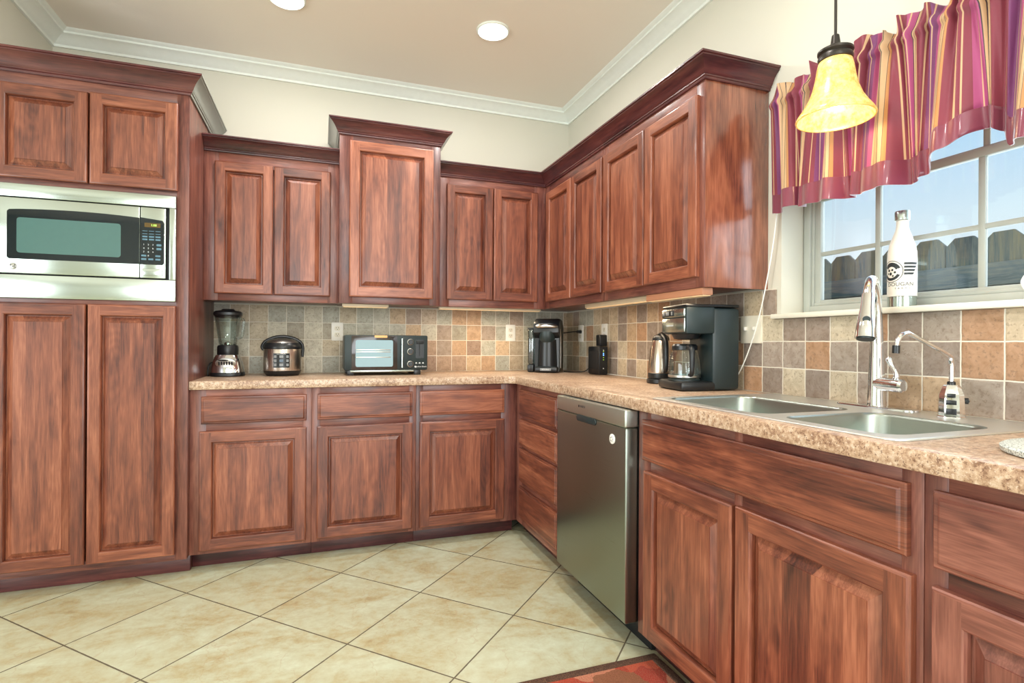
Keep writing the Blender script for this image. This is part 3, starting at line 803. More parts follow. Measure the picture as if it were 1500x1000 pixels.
LENS = emit('diffuser_added_glow', (255, 226, 180), .12)  # faint glow added to the diffusers; the bars themselves are unlit
bar('cream light bar under the taller single-door cabinet', .115, .375, 3.235, 3.285, 1.322, 1.3415, CREAMLT, 0)
bar('long cream light bar under the cabinet left of the corner', .69, 1.37, 3.31, 3.36, 1.328, 1.3435, CREAMLT, 0)
bar('cream light bar under the corner end of the window-wall cabinets', 1.412, 1.462, 2.13, 2.76, 1.318, 1.3435, CREAMLT, 1)
bar('wood-toned light bar under the cabinet end above the coffee maker', 1.394, 1.444, 1.735, 2.12, 1.312, 1.3435, TANBAR, 1)
for x, y, sx_, sy_, p in ((.245, 3.26, .24, .03, .5), (1.03, 3.335, .6, .03, 2.4), (1.437, 2.45, .03, .6, 1.6), (1.419, 1.93, .03, .36, .5)):  # added fill lamps below the unlit bars, to brighten the tile
    lamp('under_cabinet_fill', 'AREA', (x, y, 1.309), p, (1, .80, .55), (0, 0, 0), sx_, sy_)

# ------------------------------------------------------------------ ceiling can lights
GLOW = emit('can_glow', (250, 252, 255), 16)
for i, (x, y, lb) in enumerate(((.858, 2.764, 'lit recessed ceiling light nearer the window wall'), (-.165, 2.843, 'lit recessed ceiling light cut by the top of the picture'))):
    t = thing('recessed_light', lb, 'ceiling light', (x, y, CEIL - .0005), 'recessed ceiling lights')
    MB().lathe([(.074, -.005), (.080, -.011), (.088, -.006), (.088, 0), (.074, 0), (.074, -.005)], (x, y, CEIL - .0005), 36, cap=False).build('trim_ring', M_TRIM, t)
    MB().lathe([(.001, -.016), (.03, -.014), (.060, -.009), (.0735, -.004), (.0735, -.001), (.001, -.001)], (x, y, CEIL - .0005), 32).build('lamp_lens', GLOW, t)

# ------------------------------------------------------------------ sink and faucets
sk = thing('kitchen_sink', 'double-bowl stainless sink dropped into the countertop', 'sink', (1.38, 1.21, ZT))
bm = bmesh.new(); es = []
RZ = ZT + .0045
B1 = (1.138, 1.492, 1.168, 1.612); B2 = (1.138, 1.492, .812, 1.118)
loops = [rrect(SX0, SX1, SY0, SY1, .03, 6), rrect(*B1, .055, 6), rrect(*B2, .055, 6)]
for lp in loops:
    vv = [bm.verts.new((x, y, RZ)) for x, y in lp]; es += [bm.edges.new((vv[i], vv[(i + 1) % len(vv)])) for i in range(len(vv))]
bmesh.ops.triangle_fill(bm, edges=es, use_beauty=True)
skm = MB(); skm._bm(bm)


def loft(mb, rings):
    n = len(rings[0]); vs = [p for r_ in rings for p in r_]
    fs = [[i * n + k, i * n + (k + 1) % n, (i + 1) * n + (k + 1) % n, (i + 1) * n + k] for i in range(len(rings) - 1) for k in range(n)]
    mb.add(vs, fs)


o_ = lambda g, z, r_: [(x, y, z) for x, y in rrect(SX0 - g, SX1 + g, SY0 - g, SY1 + g, r_, 6)]
loft(skm, [o_(0, RZ, .03), o_(.003, RZ - .001, .032), o_(.0045, ZT + .0006, .033)])
skm.build('rim', SINKM, sk)
for B in (B1, B2):
    q = MB(); h_ = lambda g, z, r_: [(x, y, z) for x, y in rrect(B[0] + g, B[1] - g, B[2] + g, B[3] - g, r_, 6)]
    loft(q, [h_(0, RZ, .055), h_(.003, RZ - .002, .054), h_(.006, RZ - .008, .052), h_(.010, ZT - .14, .05), h_(.018, ZT - .165, .05), h_(.04, ZT - .176, .045)])
    n = len(h_(0, 0, .05)); q.add(h_(.04, ZT - .176, .045), [list(range(n))])
    bo = q.build('bowl', BOWLM, sk, recalc=True)
    MB().lathe([(.042, 0), (.042, .003), (.03, .002), (.028, -.0005)], ((B[0] + B[1]) / 2, (B[2] + B[3]) / 2, ZT - .1755), 24).build('drain', CHROME, bo)

DK = RZ + .0003
fa = thing('kitchen_faucet', 'tall chrome pull-down faucet on the sink deck', 'faucet', (1.60, 1.189, DK))
fb = Vector((1.60, 1.189, 0)); dr = Vector((-.87, -.49, 0)).normalized()
fp = MB().prism(rrect(-.125, .125, -.028, .028, .027, 6), 0, .006, basis((1.60, 1.189, DK), (0, -1, 0), (1, 0, 0), (0, 0, 1)), b=.003)
fp.build('deck_plate', CHROME, fa)
P = lambda d_, z: fb + dr * d_ + Vector((0, 0, z))
MB().tube([P(0, DK + .006), P(0, .96), P(0, 1.06), P(.001, 1.14), P(.004, 1.20), P(.018, 1.262), P(.050, 1.303), P(.095, 1.314), P(.135, 1.295), P(.160, 1.262)],
          [.026, .0245, .021, .018, .016, .0145, .0135, .0135, .0135, .014], 20, smooth=6).build('spout', CHROME, fa)
hd = MB().tube([P(.158, 1.268), P(.176, 1.225), P(.194, 1.175), P(.203, 1.143)], [.0155, .018, .024, .0265], 20, smooth=4).build('spray_head', CHROME, fa)
ax = (P(.203, 1.143) - P(.194, 1.175)).normalized()
MB().tube([P(.203, 1.143) + ax * -.002, P(.203, 1.143) + ax * .004], [.0225, .0215], 20).build('nozzle', DKTEAL, hd)
bt = P(.188, 1.195); vb = (Vector((0, 0, 1.12)) - bt); vb.z = 0; vb.normalize()
MB().tube([bt + vb * .017, bt + vb * .0235], [.0105, .009], 16).build('spray_button', DKTEAL, hd)
hp = fb + Vector((0, 0, 1.008))
MB().tube([hp, hp + Vector((-.012, -.045, -.001)), hp + Vector((-.016, -.088, -.002)), hp + Vector((-.0162, -.094, -.002))], [.021, .0205, .020, .015], 20).build('valve_body', CHROME, fa)
MB().tube([hp + Vector((-.016, -.070, .012)), hp + Vector((-.018, -.074, .032)), hp + Vector((-.017, -.060, .055)), hp + Vector((-.016, -.052, .072)), hp + Vector((-.016, -.050, .080))],
          [.010, .0065, .0065, .0095, .006], 14, smooth=4).build('lever', CHROME, fa)

ff = thing('filter_faucet', 'small chrome water filter tap with a thin bent spout', 'faucet', (1.575, .965, DK))
fm = Matrix.Rotation(.6, 4, 'Z')
MB().lathe([(.031, 0), (.031, .004), (.029, .006), (.0285, .035), (.027, .062), (.019, .084), (.016, .087)], (1.575, .965, DK), 12, sq=3.0, M=fm).build('body', CHROME, ff, smooth=25)
cd = (Vector((-1.575, -.965, 0))).normalized(); sd = Vector((-cd.y, cd.x, 0))
FBm = lambda z, o2=.0: basis(Vector((1.575, .965, DK + z)) + cd * .0288, -sd * -1 if False else sd, (0, 0, 1), cd)
q = MB()
for z, hh, w_ in ((.060, .010, .018), (.042, .012, .022), (.018, .016, .022)): q.box(-w_ / 2, w_ / 2, -hh / 2, hh / 2, -.003, .002, .001, M=FBm(z))
q.build('indicator_window', BLACK, ff)
kb = Vector((1.575, .965, DK + .046)) + sd * .027
MB().tube([kb, kb + sd * .008], [.008, .008], 14).tube([kb + sd * .006 - Vector((0, 0, .0)) - cd * .012, kb + sd * .006 + cd * .012], .004, 10).build('valve_knob', BLACK, ff)
MB().lathe([(.0095, 0), (.0095, .008), (.007, .010)], (1.575, .965, DK + .086), 16).build('collar', BLACK, ff)
fx = lambda d_, z: (1.575 - d_, .965, z)
MB().tube([fx(0, DK + .092), fx(0, 1.070), fx(.004, 1.086), fx(.016, 1.100), fx(.150, 1.150), fx(.168, 1.1545), fx(.186, 1.150), fx(.201, 1.137), fx(.207, 1.122), fx(.208, 1.118)], .0058, 14, smooth=4).build('spout', CHROME, ff)
MB().tube([fx(.2075, 1.124), fx(.2085, 1.104)], [.0085, .0085], 14).build('nozzle', BLACK, ff)

# ------------------------------------------------------------------ pendant lamp over the sink
px, py = 1.443, 1.204
pd = thing('pendant_lamp', 'amber glass bell pendant hanging above the sink', 'pendant lamp', (px, py, CEIL), None)
M_SHADE = NT('amber_glass')
nz = M_SHADE.new('ShaderNodeTexNoise', {'Vector': M_SHADE.new('ShaderNodeTexCoord').outputs['Object'], 'Scale': 60.0, 'Detail': 5.0, 'Roughness': .7}).outputs[0]
M_SHADE.set(Base_Color=M_SHADE.ramp(nz, [(.38, lin((208, 154, 74))), (.62, lin((248, 214, 138)))]), Roughness=.25, Emission_Color=lin((255, 196, 106)), Emission_Strength=.38)
M_SHADE.set(Transmission_Weight=.0, Subsurface_Weight=.0)
prof = [(.036, .176), (.045, .170), (.0495, .150), (.054, .120), (.061, .090), (.072, .060), (.087, .034), (.100, .015), (.106, .003), (.105, 0)]
inn = [(r_ - .004, z) for r_, z in prof[::-1]]
MB().lathe(prof + inn, (px, py, 1.797), 48, cap=False).build('shade', M_SHADE.mat, pd, smooth=60)
MB().lathe([(.020, .0), (.046, .0), (.047, .010), (.043, .018), (.048, .024), (.048, .030), (.030, .040), (.014, .046), (.012, .062), (.010, .076), (.003, .078)], (px, py, 1.9705), 28).build('socket_cap', BRONZE, pd)
MB().tube([(px, py, 2.04), (px, py, CEIL - .02)], .0042, 10).build('stem', BRONZE, pd)
MB().lathe([(.002, -.03), (.05, -.026), (.058, -.012), (.058, 0)], (px, py, CEIL - .0005), 28).build('ceiling_canopy', BRONZE, pd)
MB().lathe([(.001, -.052), (.012, -.050), (.024, -.036), (.028, -.018), (.022, .005), (.014, .024), (.013, .05)], (px, py, 1.885), 20).build('bulb', emit('bulb_glow', (255, 232, 170), 5), pd)
lamp('pendant_bulb', 'POINT', (px, py, 1.82), 1.6, (1, .80, .50), size=.03)

# ------------------------------------------------------------------ valance over the window
def mat_valance():
    t = NT('striped_taffeta'); uv = t.new('ShaderNodeTexCoord').outputs['UV']
    s2_ = t.new('ShaderNodeSeparateXYZ', {0: uv})
    f = t.math('FRACT', t.math('DIVIDE', s2_.outputs[0], .235))
    B_, P_, C_, K_, G_, V_ = lin((150, 32, 64)), lin((136, 46, 120)), lin((226, 196, 150)), lin((54, 34, 48)), lin((214, 160, 92)), lin((192, 78, 140))
    st = [(0, B_), (.12, C_), (.135, B_), (.19, P_), (.27, C_), (.285, P_), (.33, V_), (.37, C_), (.395, K_), (.402, C_), (.44, K_), (.447, C_), (.485, K_), (.492, G_), (.53, B_),
          (.64, C_), (.66, B_), (.69, C_), (.70, B_), (.76, V_), (.81, C_), (.822, V_), (.87, K_), (.878, C_), (.90, K_), (.908, C_), (.94, B_), (1, B_)]
    col = t.ramp(f, st, 'CONSTANT')
    wv = t.new('ShaderNodeTexWave', {'Vector': uv, 'Scale': 240.0, 'Distortion': 3.0}, bands_direction='Y').outputs['Fac']
    col = t.mix(t.math('MULTIPLY', wv, .14), col, (1, .8, .85, 1))
    t.set(Base_Color=col, Roughness=.42, Sheen_Weight=.3)
    # cloth lets window light through
    tl = t.new('ShaderNodeBsdfTranslucent', {0: col}); mx = t.new('ShaderNodeMixShader', {0: .5}); t.l.new(t.bsdf.outputs[0], mx.inputs[1]); t.l.new(tl.outputs[0], mx.inputs[2])
    t.l.new(mx.outputs[0], t.n['Material Output'].inputs[0])
    t.bump(wv, .1, .0005)
    return t.mat


M_VAL = mat_valance()
M_HEM = flat('maroon_satin', (116, 42, 64), .30, Sheen_Weight=.4, Coat_Weight=.15)
ZROD = 2.035


def vpoint(s, t):
    """s along the rod (metres from the left end), t from 0 at the top frill to 1 at the hem"""
    Y = 1.638 - s
    lo = [(0, 1.632), (.035, 1.622), (.07, 1.63), (.11, 1.630), (.19, 1.615), (.30, 1.606), (.36, 1.608), (.44, 1.600), (.52, 1.598), (.56, 1.606), (.595, 1.612), (.64, 1.655), (.70, 1.690), (.755, 1.672), (.79, 1.628), (.86, 1.618), (.95, 1.63), (1.05, 1.615), (1.24, 1.63)]
    for (a, za), (b_, zb) in zip(lo, lo[1:]):
        if a <= s <= b_: k = (s - a) / (b_ - a); k = k * k * (3 - 2 * k); zl = za + (zb - za) * k; break
    else: zl = lo[-1][1]
    ed = min(1, s / .09)
    ft = -.050 * (1 - ed) + ed * .9 * .032 * math.sin(2 * PI * s / .205 + .6) + ed * .014 * math.sin(2 * PI * s / .093 + 1.9) + .008 * math.sin(2 * PI * s / .051)
    fine = .008 * math.sin(2 * PI * s / .036 + 1.0) + .0045 * math.sin(2 * PI * s / .0233 + 2.2)
    ztop = 2.096 + .012 * math.sin(2 * PI * s / .17 + .5) + .007 * math.sin(2 * PI * s / .061)
    if t < .08:     # frill above the rod
        k = t / .08; z = ztop + (ZROD + .012 - ztop) * k
        x = 1.636 + (1 - k) * (.019 * math.sin(2 * PI * s / .075) + .012 * math.sin(2 * PI * s / .043 + 1)) - .011 * k + fine
        Y += (1 - k) * .006 * math.sin(2 * PI * s / .05)
    elif t < .16:   # rod pocket
        k = (t - .08) / .08; z = ZROD + .012 - .030 * k
        x = 1.621 - .008 * math.sin(PI * k) + fine * 1.3
    else:
        k = (t - .16) / .84; z0 = ZROD - .018; z = z0 + (zl - z0) * k
        g = k ** .75
        x = 1.621 + fine * (1 - g) * 1.2 - g * (.012 + ft)
        Y += g * .020 * math.cos(2 * PI * s / .205 + .6)
    return Vector((min(x, 1.695), Y, z))


NS = 420; L = 1.24
def vsheet(ts, thick):
    mb = MB(); uvs = {}
    n = 0
    for side in (0, 1):
        for j, t in enumerate(ts):
            for i in range(NS + 1):
                s_ = L * i / NS; p = vpoint(s_, t); p.x += side * thick
                mb.v.append(p); uvs[n] = (s_ * 1.28 + .012 * math.sin(s_ * 22), t); n += 1
    T = len(ts); w = NS + 1
    def q(a, b_, c, d): mb.f.append([a, b_, c, d]); mb.m.append(0)
    for side in (0, 1):
        o = side * T * w
        for j in range(T - 1):
            for i in range(NS): q(o + j * w + i, o + j * w + i + 1, o + (j + 1) * w + i + 1, o + (j + 1) * w + i)
    o = T * w
    for i in range(NS): q(i, i + 1, o + i + 1, o + i); k = (T - 1) * w; q(k + i, k + i + 1, o + k + i + 1, o + k + i)
    for j in range(T - 1):
        for i in (0, NS): q(j * w + i, (j + 1) * w + i, o + (j + 1) * w + i, o + j * w + i)
    mb.uv = uvs
    return mb


vl = thing('window_valance', 'burgundy and gold striped ruffled valance over the sink window', 'valance', (1.63, 1.02, ZROD))
vsheet([k * .02 for k in range(9)] + [.16 + .69 * k / 14 for k in range(1, 15)], .0012).build('striped_panel', M_VAL, vl, smooth=80)
vsheet([.85 + .15 * k / 6 for k in range(7)], .004).build('hem_band', M_HEM, vl, smooth=80)
rd = thing('curtain_rod', 'slim white rod threaded through the striped valance', 'curtain rod', (1.63, 1.02, ZROD))
MB().tube([(XW - .001, 1.636, ZROD), (1.650, 1.639, ZROD), (1.634, 1.633, ZROD), (1.634, 1.6, ZROD), (1.634, .44, ZROD), (1.634, .41, ZROD), (1.650, .404, ZROD), (XW - .001, .406, ZROD)], .0055, 10).build('rod', WHITEP, rd)
tag(MB().tube([(1.694, 1.652, 1.95), (1.688, 1.652, 1.80), (1.680, 1.66, 1.60), (1.672, 1.685, 1.42), (1.668, 1.735, 1.22), (1.664, 1.80, 1.06), (1.662, 1.87, .955), (1.655, 1.90, .934)], .0024, 8, smooth=5).build('blind_cord', CORD, loc=(1.69, 1.65, 1.95)),
    'white cord hanging from the valance down past the switches', 'cord')


# ------------------------------------------------------------------ things on the sill
by = (1.742, 1.212); bz = 1.2434
bo = thing('water_bottle', 'white metal water bottle with winged emblem on the window sill', 'bottle', (by[0], by[1], bz))
br = .0395
MB().lathe([(.033, .034), (.0392, .0345), (br, .036), (br, .150), (.0385, .175), (.034, .200), (.026, .225), (.0185, .246), (.0165, .258), (.0165, .276), (.010, .277)], (by[0], by[1], bz), 40).build('body', BOTTLEW, bo)
MB().lathe([(.036, 0), (.0385, .002), (.0385, .0335), (.030, .034)], (by[0], by[1], bz), 40).build('steel_base', STEEL, bo)
MB().lathe([(.019, .2765), (.0205, .278), (.0210, .302), (.0195, .306), (.002, .307)], (by[0], by[1], bz), 32).build('cap', STEEL, bo)
nb0 = Vector((-by[0], -by[1], 0)).normalized(); rb0 = Vector((-nb0.y, nb0.x, 0)); rb0 = rb0 if rb0.x > 0 else -rb0


def wrap(p):
    a = p.x / br; n_ = nb0 * math.cos(a) + rb0 * math.sin(a)
    return Vector((by[0], by[1], bz)) + n_ * (br + .0004 + p.z) + Vector((0, 0, p.y))


em = MB()


def wq(x0, x1, y0, y1, sl=0.0, n_=10):
    vs = []; fs = []
    for i in range(n_ + 1):
        f_ = i / n_
        for yy, xe in ((y0, x1 - sl), (y1, x1)): vs.append(wrap(Vector((x0 + (xe - x0) * f_, yy, 0))))
    for i in range(n_): fs.append([2 * i, 2 * i + 2, 2 * i + 3, 2 * i + 1])
    em.add(vs, fs)


def wann(cx_, cy_, r0, r1, a0=0, a1=360, n_=40):
    vs = []; fs = []
    for i in range(n_ + 1):
        a = math.radians(a0 + (a1 - a0) * i / n_)
        for r_ in (r0, r1): vs.append(wrap(Vector((cx_ + r_ * math.cos(a), cy_ + r_ * math.sin(a), 0))))
    for i in range(n_): fs.append([2 * i, 2 * i + 2, 2 * i + 3, 2 * i + 1])
    em.add(vs, fs)


ecx, ecy, er = -.031, .113, .0345
wann(ecx, ecy, er - .0018, er); wann(ecx, ecy, .0155, er - .006, 20, 150); wann(ecx, ecy, .020, er - .006, 200, 335)
for (x, y, r_) in ((-.008, .004, .004), (.004, .005, .0035), (-.002, -.007, .005), (.012, -.003, .0035), (-.012, -.006, .003), (.006, -.014, .003)): wann(ecx + x, ecy + y, .0002, r_, n_=14)
for k in range(4): wq(.005, .050 - k * .005, .139 - k * .0106 - .0064, .139 - k * .0106, .005)
em.text('DOUGAN', .0165, None, warp=lambda p: wrap(Vector((p.x - .006, p.y + .0715, 0))), spacing=1.05, ext=0)
em.text('F A R M S', .0075, None, warp=lambda p: wrap(Vector((p.x + .001, p.y + .0585, 0))), ext=0, spacing=1.3)
em.build('emblem', INK, bo, recalc=False)

mp_ = (1.738, .822)
mu = thing('coffee_mug', 'white mug with small coloured prints on the window sill', 'mug', (mp_[0], mp_[1], bz))
mb = MB().lathe([(.026, 0), (.030, .002), (.036, .018), (.041, .045), (.043, .076), (.043, .082), (.041, .083), (.040, .078), (.037, .045), (.031, .014), (.001, .010)], (mp_[0], mp_[1], bz), 36)
mb.build('cup', CER, mu)
hv = Vector((-.25, .97, 0)).normalized(); hb = Vector((mp_[0], mp_[1], bz))
MB().tube([hb + hv * .038 + Vector((0, 0, .064)), hb + hv * .056 + Vector((0, 0, .066)), hb + hv * .066 + Vector((0, 0, .046)), hb + hv * .056 + Vector((0, 0, .026)), hb + hv * .033 + Vector((0, 0, .024))], .0055, 12, smooth=5).build('handle', CER, mu)
sp_ = MB(); random.seed(11)
nm = Vector((-mp_[0], -mp_[1], 0)).normalized(); rm = Vector((nm.y * -1, nm.x, 0)); rm = rm if rm.x > 0 else -rm
for k in range(16):
    a = random.uniform(-1.1, 1.1); z = random.uniform(.022, .066); rr = .0365 + .0065 * min(1, (z - .012) / .06) + .0008
    n_ = nm * math.cos(a) + rm * math.sin(a); tg = -nm * math.sin(a) + rm * math.cos(a)
    sp_.prism(circ(0, 0, random.uniform(.002, .0045), 10, random.uniform(.0015, .003)), -.0005, .0009, basis(hb + n_ * rr + Vector((0, 0, z)), tg, (0, 0, 1), n_), k % 4)
sp_.build('printed_dots', [flat('dot_orange', (224, 150, 50), .4), flat('dot_ink', (34, 32, 40), .4), flat('dot_pink', (190, 90, 140), .4), flat('dot_gold', (232, 190, 70), .4)], mu)

# round board on the counter
rb = thing('round_board', 'round grey stone-pattern board beside the sink', 'cutting board', (1.30, .52, ZT))
M_BRD = NT('speckled_board'); nb_ = M_BRD.new('ShaderNodeTexNoise', {'Vector': M_BRD.new('ShaderNodeTexCoord').outputs['Object'], 'Scale': 300.0, 'Detail': 2.0}).outputs[0]
M_BRD.set(Base_Color=M_BRD.ramp(nb_, [(.40, lin((120, 126, 120))), (.5, lin((206, 212, 206)))]), Roughness=.4)
MB().lathe([(.150, .0005), (.164, .002), (.165, .010), (.161, .0125), (.158, .013), (.001, .013)], (1.30, .52, ZT), 64).build('board', M_BRD.mat, rb)
MB().prism(rrect(-.05, .05, -.014, .014, .013), .0125, .0136, basis((1.315, .585, ZT), (.7, -.7, 0), (.7, .7, 0), (0, 0, 1))).build('slot_handle', DKTEAL, rb)

# ------------------------------------------------------------------ outlets and switches
def outlet(label, M, ports=True):
    t = thing('wall_outlet', label, 'outlet', M.translation, 'duplex outlets on the tile')
    MB().prism(rrect(-.035, .035, -.0575, .0575, .005), 0, .005, M, b=.0015).build('cover_plate', WHITEP, t)
    r_ = MB(); k = MB()
    for s_ in (-1, 1):
        r_.prism(rrect(-.0165, .0165, s_ * .020 - .014, s_ * .020 + .014, .010), .005, .0065, M, b=.0006)
        for dx in (-.006, .006): k.box(dx - .0011, dx + .0011, s_ * .020 - .001, s_ * .020 + .008, .0062, .0068, M=M)
        k.prism(circ(0, s_ * .020 - .007, .0025, 10), .0062, .0068, M)
    ro = r_.build('receptacle', IVORY, t); k.build('slots', INK, ro)
    return t


YS, XS = YW - .0095, XW - .0095
outlet('white outlet between the rice cooker and toaster oven', back_face(.0985, YS, 1.187))
outlet('white outlet left of the pod coffee maker', back_face(1.257, YS, 1.191))
outlet('white outlet in the corner feeding the pod coffee maker', right_face(XS, 3.365, 1.189))
outlet('white outlet behind the black power adapter', right_face(XS, 3.035, 1.189))
sw = thing('switch_plate', 'ivory two-gang switch plate above the sink corner', 'light switch', (XS, 1.797, 1.185))
SM = right_face(XS, 1.797, 1.185)
MB().prism(rrect(-.058, .058, -.0575, .0575, .005), 0, .006, SM, b=.0015).build('cover_plate', IVORY, sw)
for dx in (-.023, .023): MB().box(dx - .004, dx + .004, -.004, .011, .004, .020, .002, M=SM @ Matrix.Rotation(.0, 4, 'X')).build('toggle', WHITEP, sw)

# power adapter, cords
ad = thing('power_adapter', 'black power adapter plugged in above the modem', 'adapter', (1.66, 3.02, 1.09))
MB().box(1.636, XS - .0068, 2.992, 3.046, 1.1045, 1.176, .006).build('case', BLACK, ad)
MB().tube([(1.672, 3.035, 1.106), (1.674, 3.05, 1.06), (1.676, 3.09, .98), (1.670, 3.11, .945), (1.640, 3.10, .934)], .0022, 8, smooth=5).build('cable', BLACKM, ad)
tag(MB().tube([(1.535, 3.30, .934), (1.56, 3.22, .933), (1.60, 3.14, .94), (1.612, 3.10, .96), (1.612, 3.090, .975)], .003, 8, smooth=5).build('data_cable', BLACKM, loc=(1.56, 3.2, .934)),
    'black cable lying between the pod coffee maker and modem', 'cord')
tag(MB().tube([(1.676, 3.06, .936), (1.680, 2.9, .9325), (1.682, 2.75, .932), (1.676, 2.6, .932), (1.680, 2.42, .932), (1.684, 2.25, .932)], .0024, 8, smooth=5).build('network_cable', CORD, loc=(1.68, 2.7, .932)),
    'white cable running along the wall from the modem', 'cord')

# ------------------------------------------------------------------ modem
mo = thing('modem', 'small black upright modem with blue lights', 'modem', (1.63, 3.01, ZT))
MB().box(1.600, 1.660, 2.936, 3.082, ZT + .004, 1.103, .006).build('case', BLACK, mo)
MB().prism(rrect(.018, .128, .035, .150, .008), 0, .0025, right_face(1.600, 3.082, ZT), b=.001).build('side_grille', BLACKM, mo)
MB().box(1.606, 1.656, 2.94, 3.078, ZT, ZT + .006, .002).build('foot', BLACKM, mo)
ld = MB()
for z, m_ in ((1.080, 2), (1.072, 1), (1.060, 0), (1.050, 0), (1.036, 1), (1.022, 1)): ld.box(1.627, 1.633, 2.9345, 2.9365, z - .0025, z + .0025, .0005, m_)
ld.box(1.626, 1.634, 2.9348, 2.9362, .966, .972, .001, 2)
ld.build('status_light', [emit('led_blue', (80, 130, 255), 6), emit('led_green', (110, 150, 40), 1.5), LIGHTINK], mo)

# ------------------------------------------------------------------ blender
bx, byy = -.488, 3.38
bl = thing('countertop_blender', 'glass-jar blender with chrome base beside the pantry', 'blender', (bx, byy, ZT))
BC = (bx, byy, ZT)
MB().lathe([(.082, 0), (.086, .004), (.086, .012), (.083, .022)], BC, 40, sq=3).build('foot_ring', BLACK, bl)
MB().lathe([(.083, .022), (.081, .045), (.074, .080), (.064, .108), (.058, .118), (.052, .120)], BC, 40, sq=2.6).build('motor_base', CHROME, bl)
MB().lathe([(.052, .119), (.054, .124), (.054, .160), (.050, .170), (.044, .172)], BC, 36).build('collar', BLACK, bl)
DM = basis((bx, byy - .072, ZT + .074), (1, 0, 0), (0, -.24, .97), (0, -.97, -.24))
pl = MB().prism(circ(0, 0, .052, 32, .027), -.004, .004, DM, b=.002).build('control_plate', SATIN, bl)
kk = MB()
for i in range(6): kk.box(-.032 + i * .0125 - .004, -.032 + i * .0125 + .004, -.010, .010, .003, .0075, .001, M=DM)
kk.prism(circ(-.012, .017, .026, 20, .005), .004, .005, DM)
kk.build('speed_button', BLACK, pl)
jar = [(.040, .172), (.045, .180), (.050, .215), (.058, .270), (.066, .320), (.069, .335)]
MB().lathe(jar + [(r_ - .0035, z) for r_, z in jar[::-1]], BC, 36, sq=2.5, cap=False).build('glass_jar', GLASS, bl)
MB().lathe([(.008, .172), (.020, .174), (.018, .186), (.004, .192)], BC, 16).build('blade', STEEL, bl)
MB().lathe([(.062, .322), (.069, .336), (.072, .339), (.072, .352), (.064, .360), (.035, .365), (.030, .372), (.002, .373)], BC, 36, sq=2.5).build('lid', BLACK, bl)
ha = Vector((.92, -.38, 0)).normalized(); hC = Vector(BC)
MB().tube([hC + ha * .066 + Vector((0, 0, .318)), hC + ha * .088 + Vector((0, 0, .312)), hC + ha * .088 + Vector((0, 0, .27)), hC + ha * .078 + Vector((0, 0, .22)), hC + ha * .050 + Vector((0, 0, .208))], .0075, 12, smooth=5).build('jar_handle', GLASS, bl)
MB().tube([(bx - .06, byy + .05, ZT + .05), (bx - .085, byy + .03, ZT + .075), (bx - .094, byy - .01, ZT + .05), (bx - .093, byy - .03, ZT + .004), (bx - .09, byy + .05, ZT + .004)], .0032, 8, smooth=5).build('power_cord', BLACKM, bl)

# ------------------------------------------------------------------ rice cooker
rx, ry = -.205, 3.36
rc = thing('rice_cooker', 'round stainless rice cooker with a black carry handle', 'rice cooker', (rx, ry, ZT))
RC = (rx, ry, ZT)
MB().lathe([(.080, 0), (.088, .004), (.097, .018), (.100, .030)], RC, 44).build('base', BLACK, rc)
MB().lathe([(.100, .030), (.101, .034), (.101, .150), (.099, .153)], RC, 44, cap=False).build('body', mat_brushed('cooker_steel', (206, 196, 186), .28, 2), rc)
MB().lathe([(.103, .152), (.104, .158), (.101, .172), (.090, .186)], RC, 44).build('lid_ring', BLACK, rc)
MB().lathe([(.088, .186), (.080, .196), (.055, .208), (.002, .213)], RC, 44).build('lid', SATIN, rc)
MB().tube([(rx - .100, ry, ZT + .145), (rx - .108, ry, ZT + .165), (rx - .088, ry, ZT + .196), (rx - .045, ry, ZT + .216), (rx, ry, ZT + .222), (rx + .045, ry, ZT + .216), (rx + .088, ry, ZT + .196), (rx + .108, ry, ZT + .165), (rx + .106, ry, ZT + .105)],
          [.008, .008, .009, .009, .009, .009, .009, .008, .007], 12, smooth=5).build('carry_handle', BLACK, rc)
cpz = [( -.042 + .084 * i / 10) for i in range(11)]
cpm = MB(); vs = []; fs = []
for i, x in enumerate(cpz):
    yy = ry - math.sqrt(.1025 ** 2 - x ** 2)
    for z in (.048, .128): vs += [(rx + x, yy, ZT + z), (rx + x, yy + .004, ZT + z)]
for i in range(10):
    a = 4 * i; fs += [[a, a + 4, a + 6, a + 2], [a, a + 1, a + 5, a + 4], [a + 2, a + 6, a + 7, a + 3]]
cpm.add(vs, fs); cpo2 = cpm.build('control_panel', BLACK, rc)
kk = MB()
for i, x in enumerate((-.028, 0, .028)):
    for j, z in enumerate((.110, .087, .064)):
        yy = ry - math.sqrt(.103 ** 2 - x ** 2)
        kk.prism(rrect(-.010, .010, -.007, .007, .002, 3), 0, .0012, basis((rx + x, yy, ZT + z), Vector((1, -x / .1, 0)).normalized(), (0, 0, 1), Vector((x / .1, -1, 0)).normalized()), 1 if (i, j) == (1, 1) else 0)
kk.prism(rrect(-.024, .024, -.0018, .0018, .001, 2), 0, .001, basis((rx, ry - .1032, ZT + .1235), (1, 0, 0), (0, 0, 1), (0, -1, 0)))
kk.build('button', [GREYP, flat('cooker_display', (40, 66, 84), .2)], cpo2)

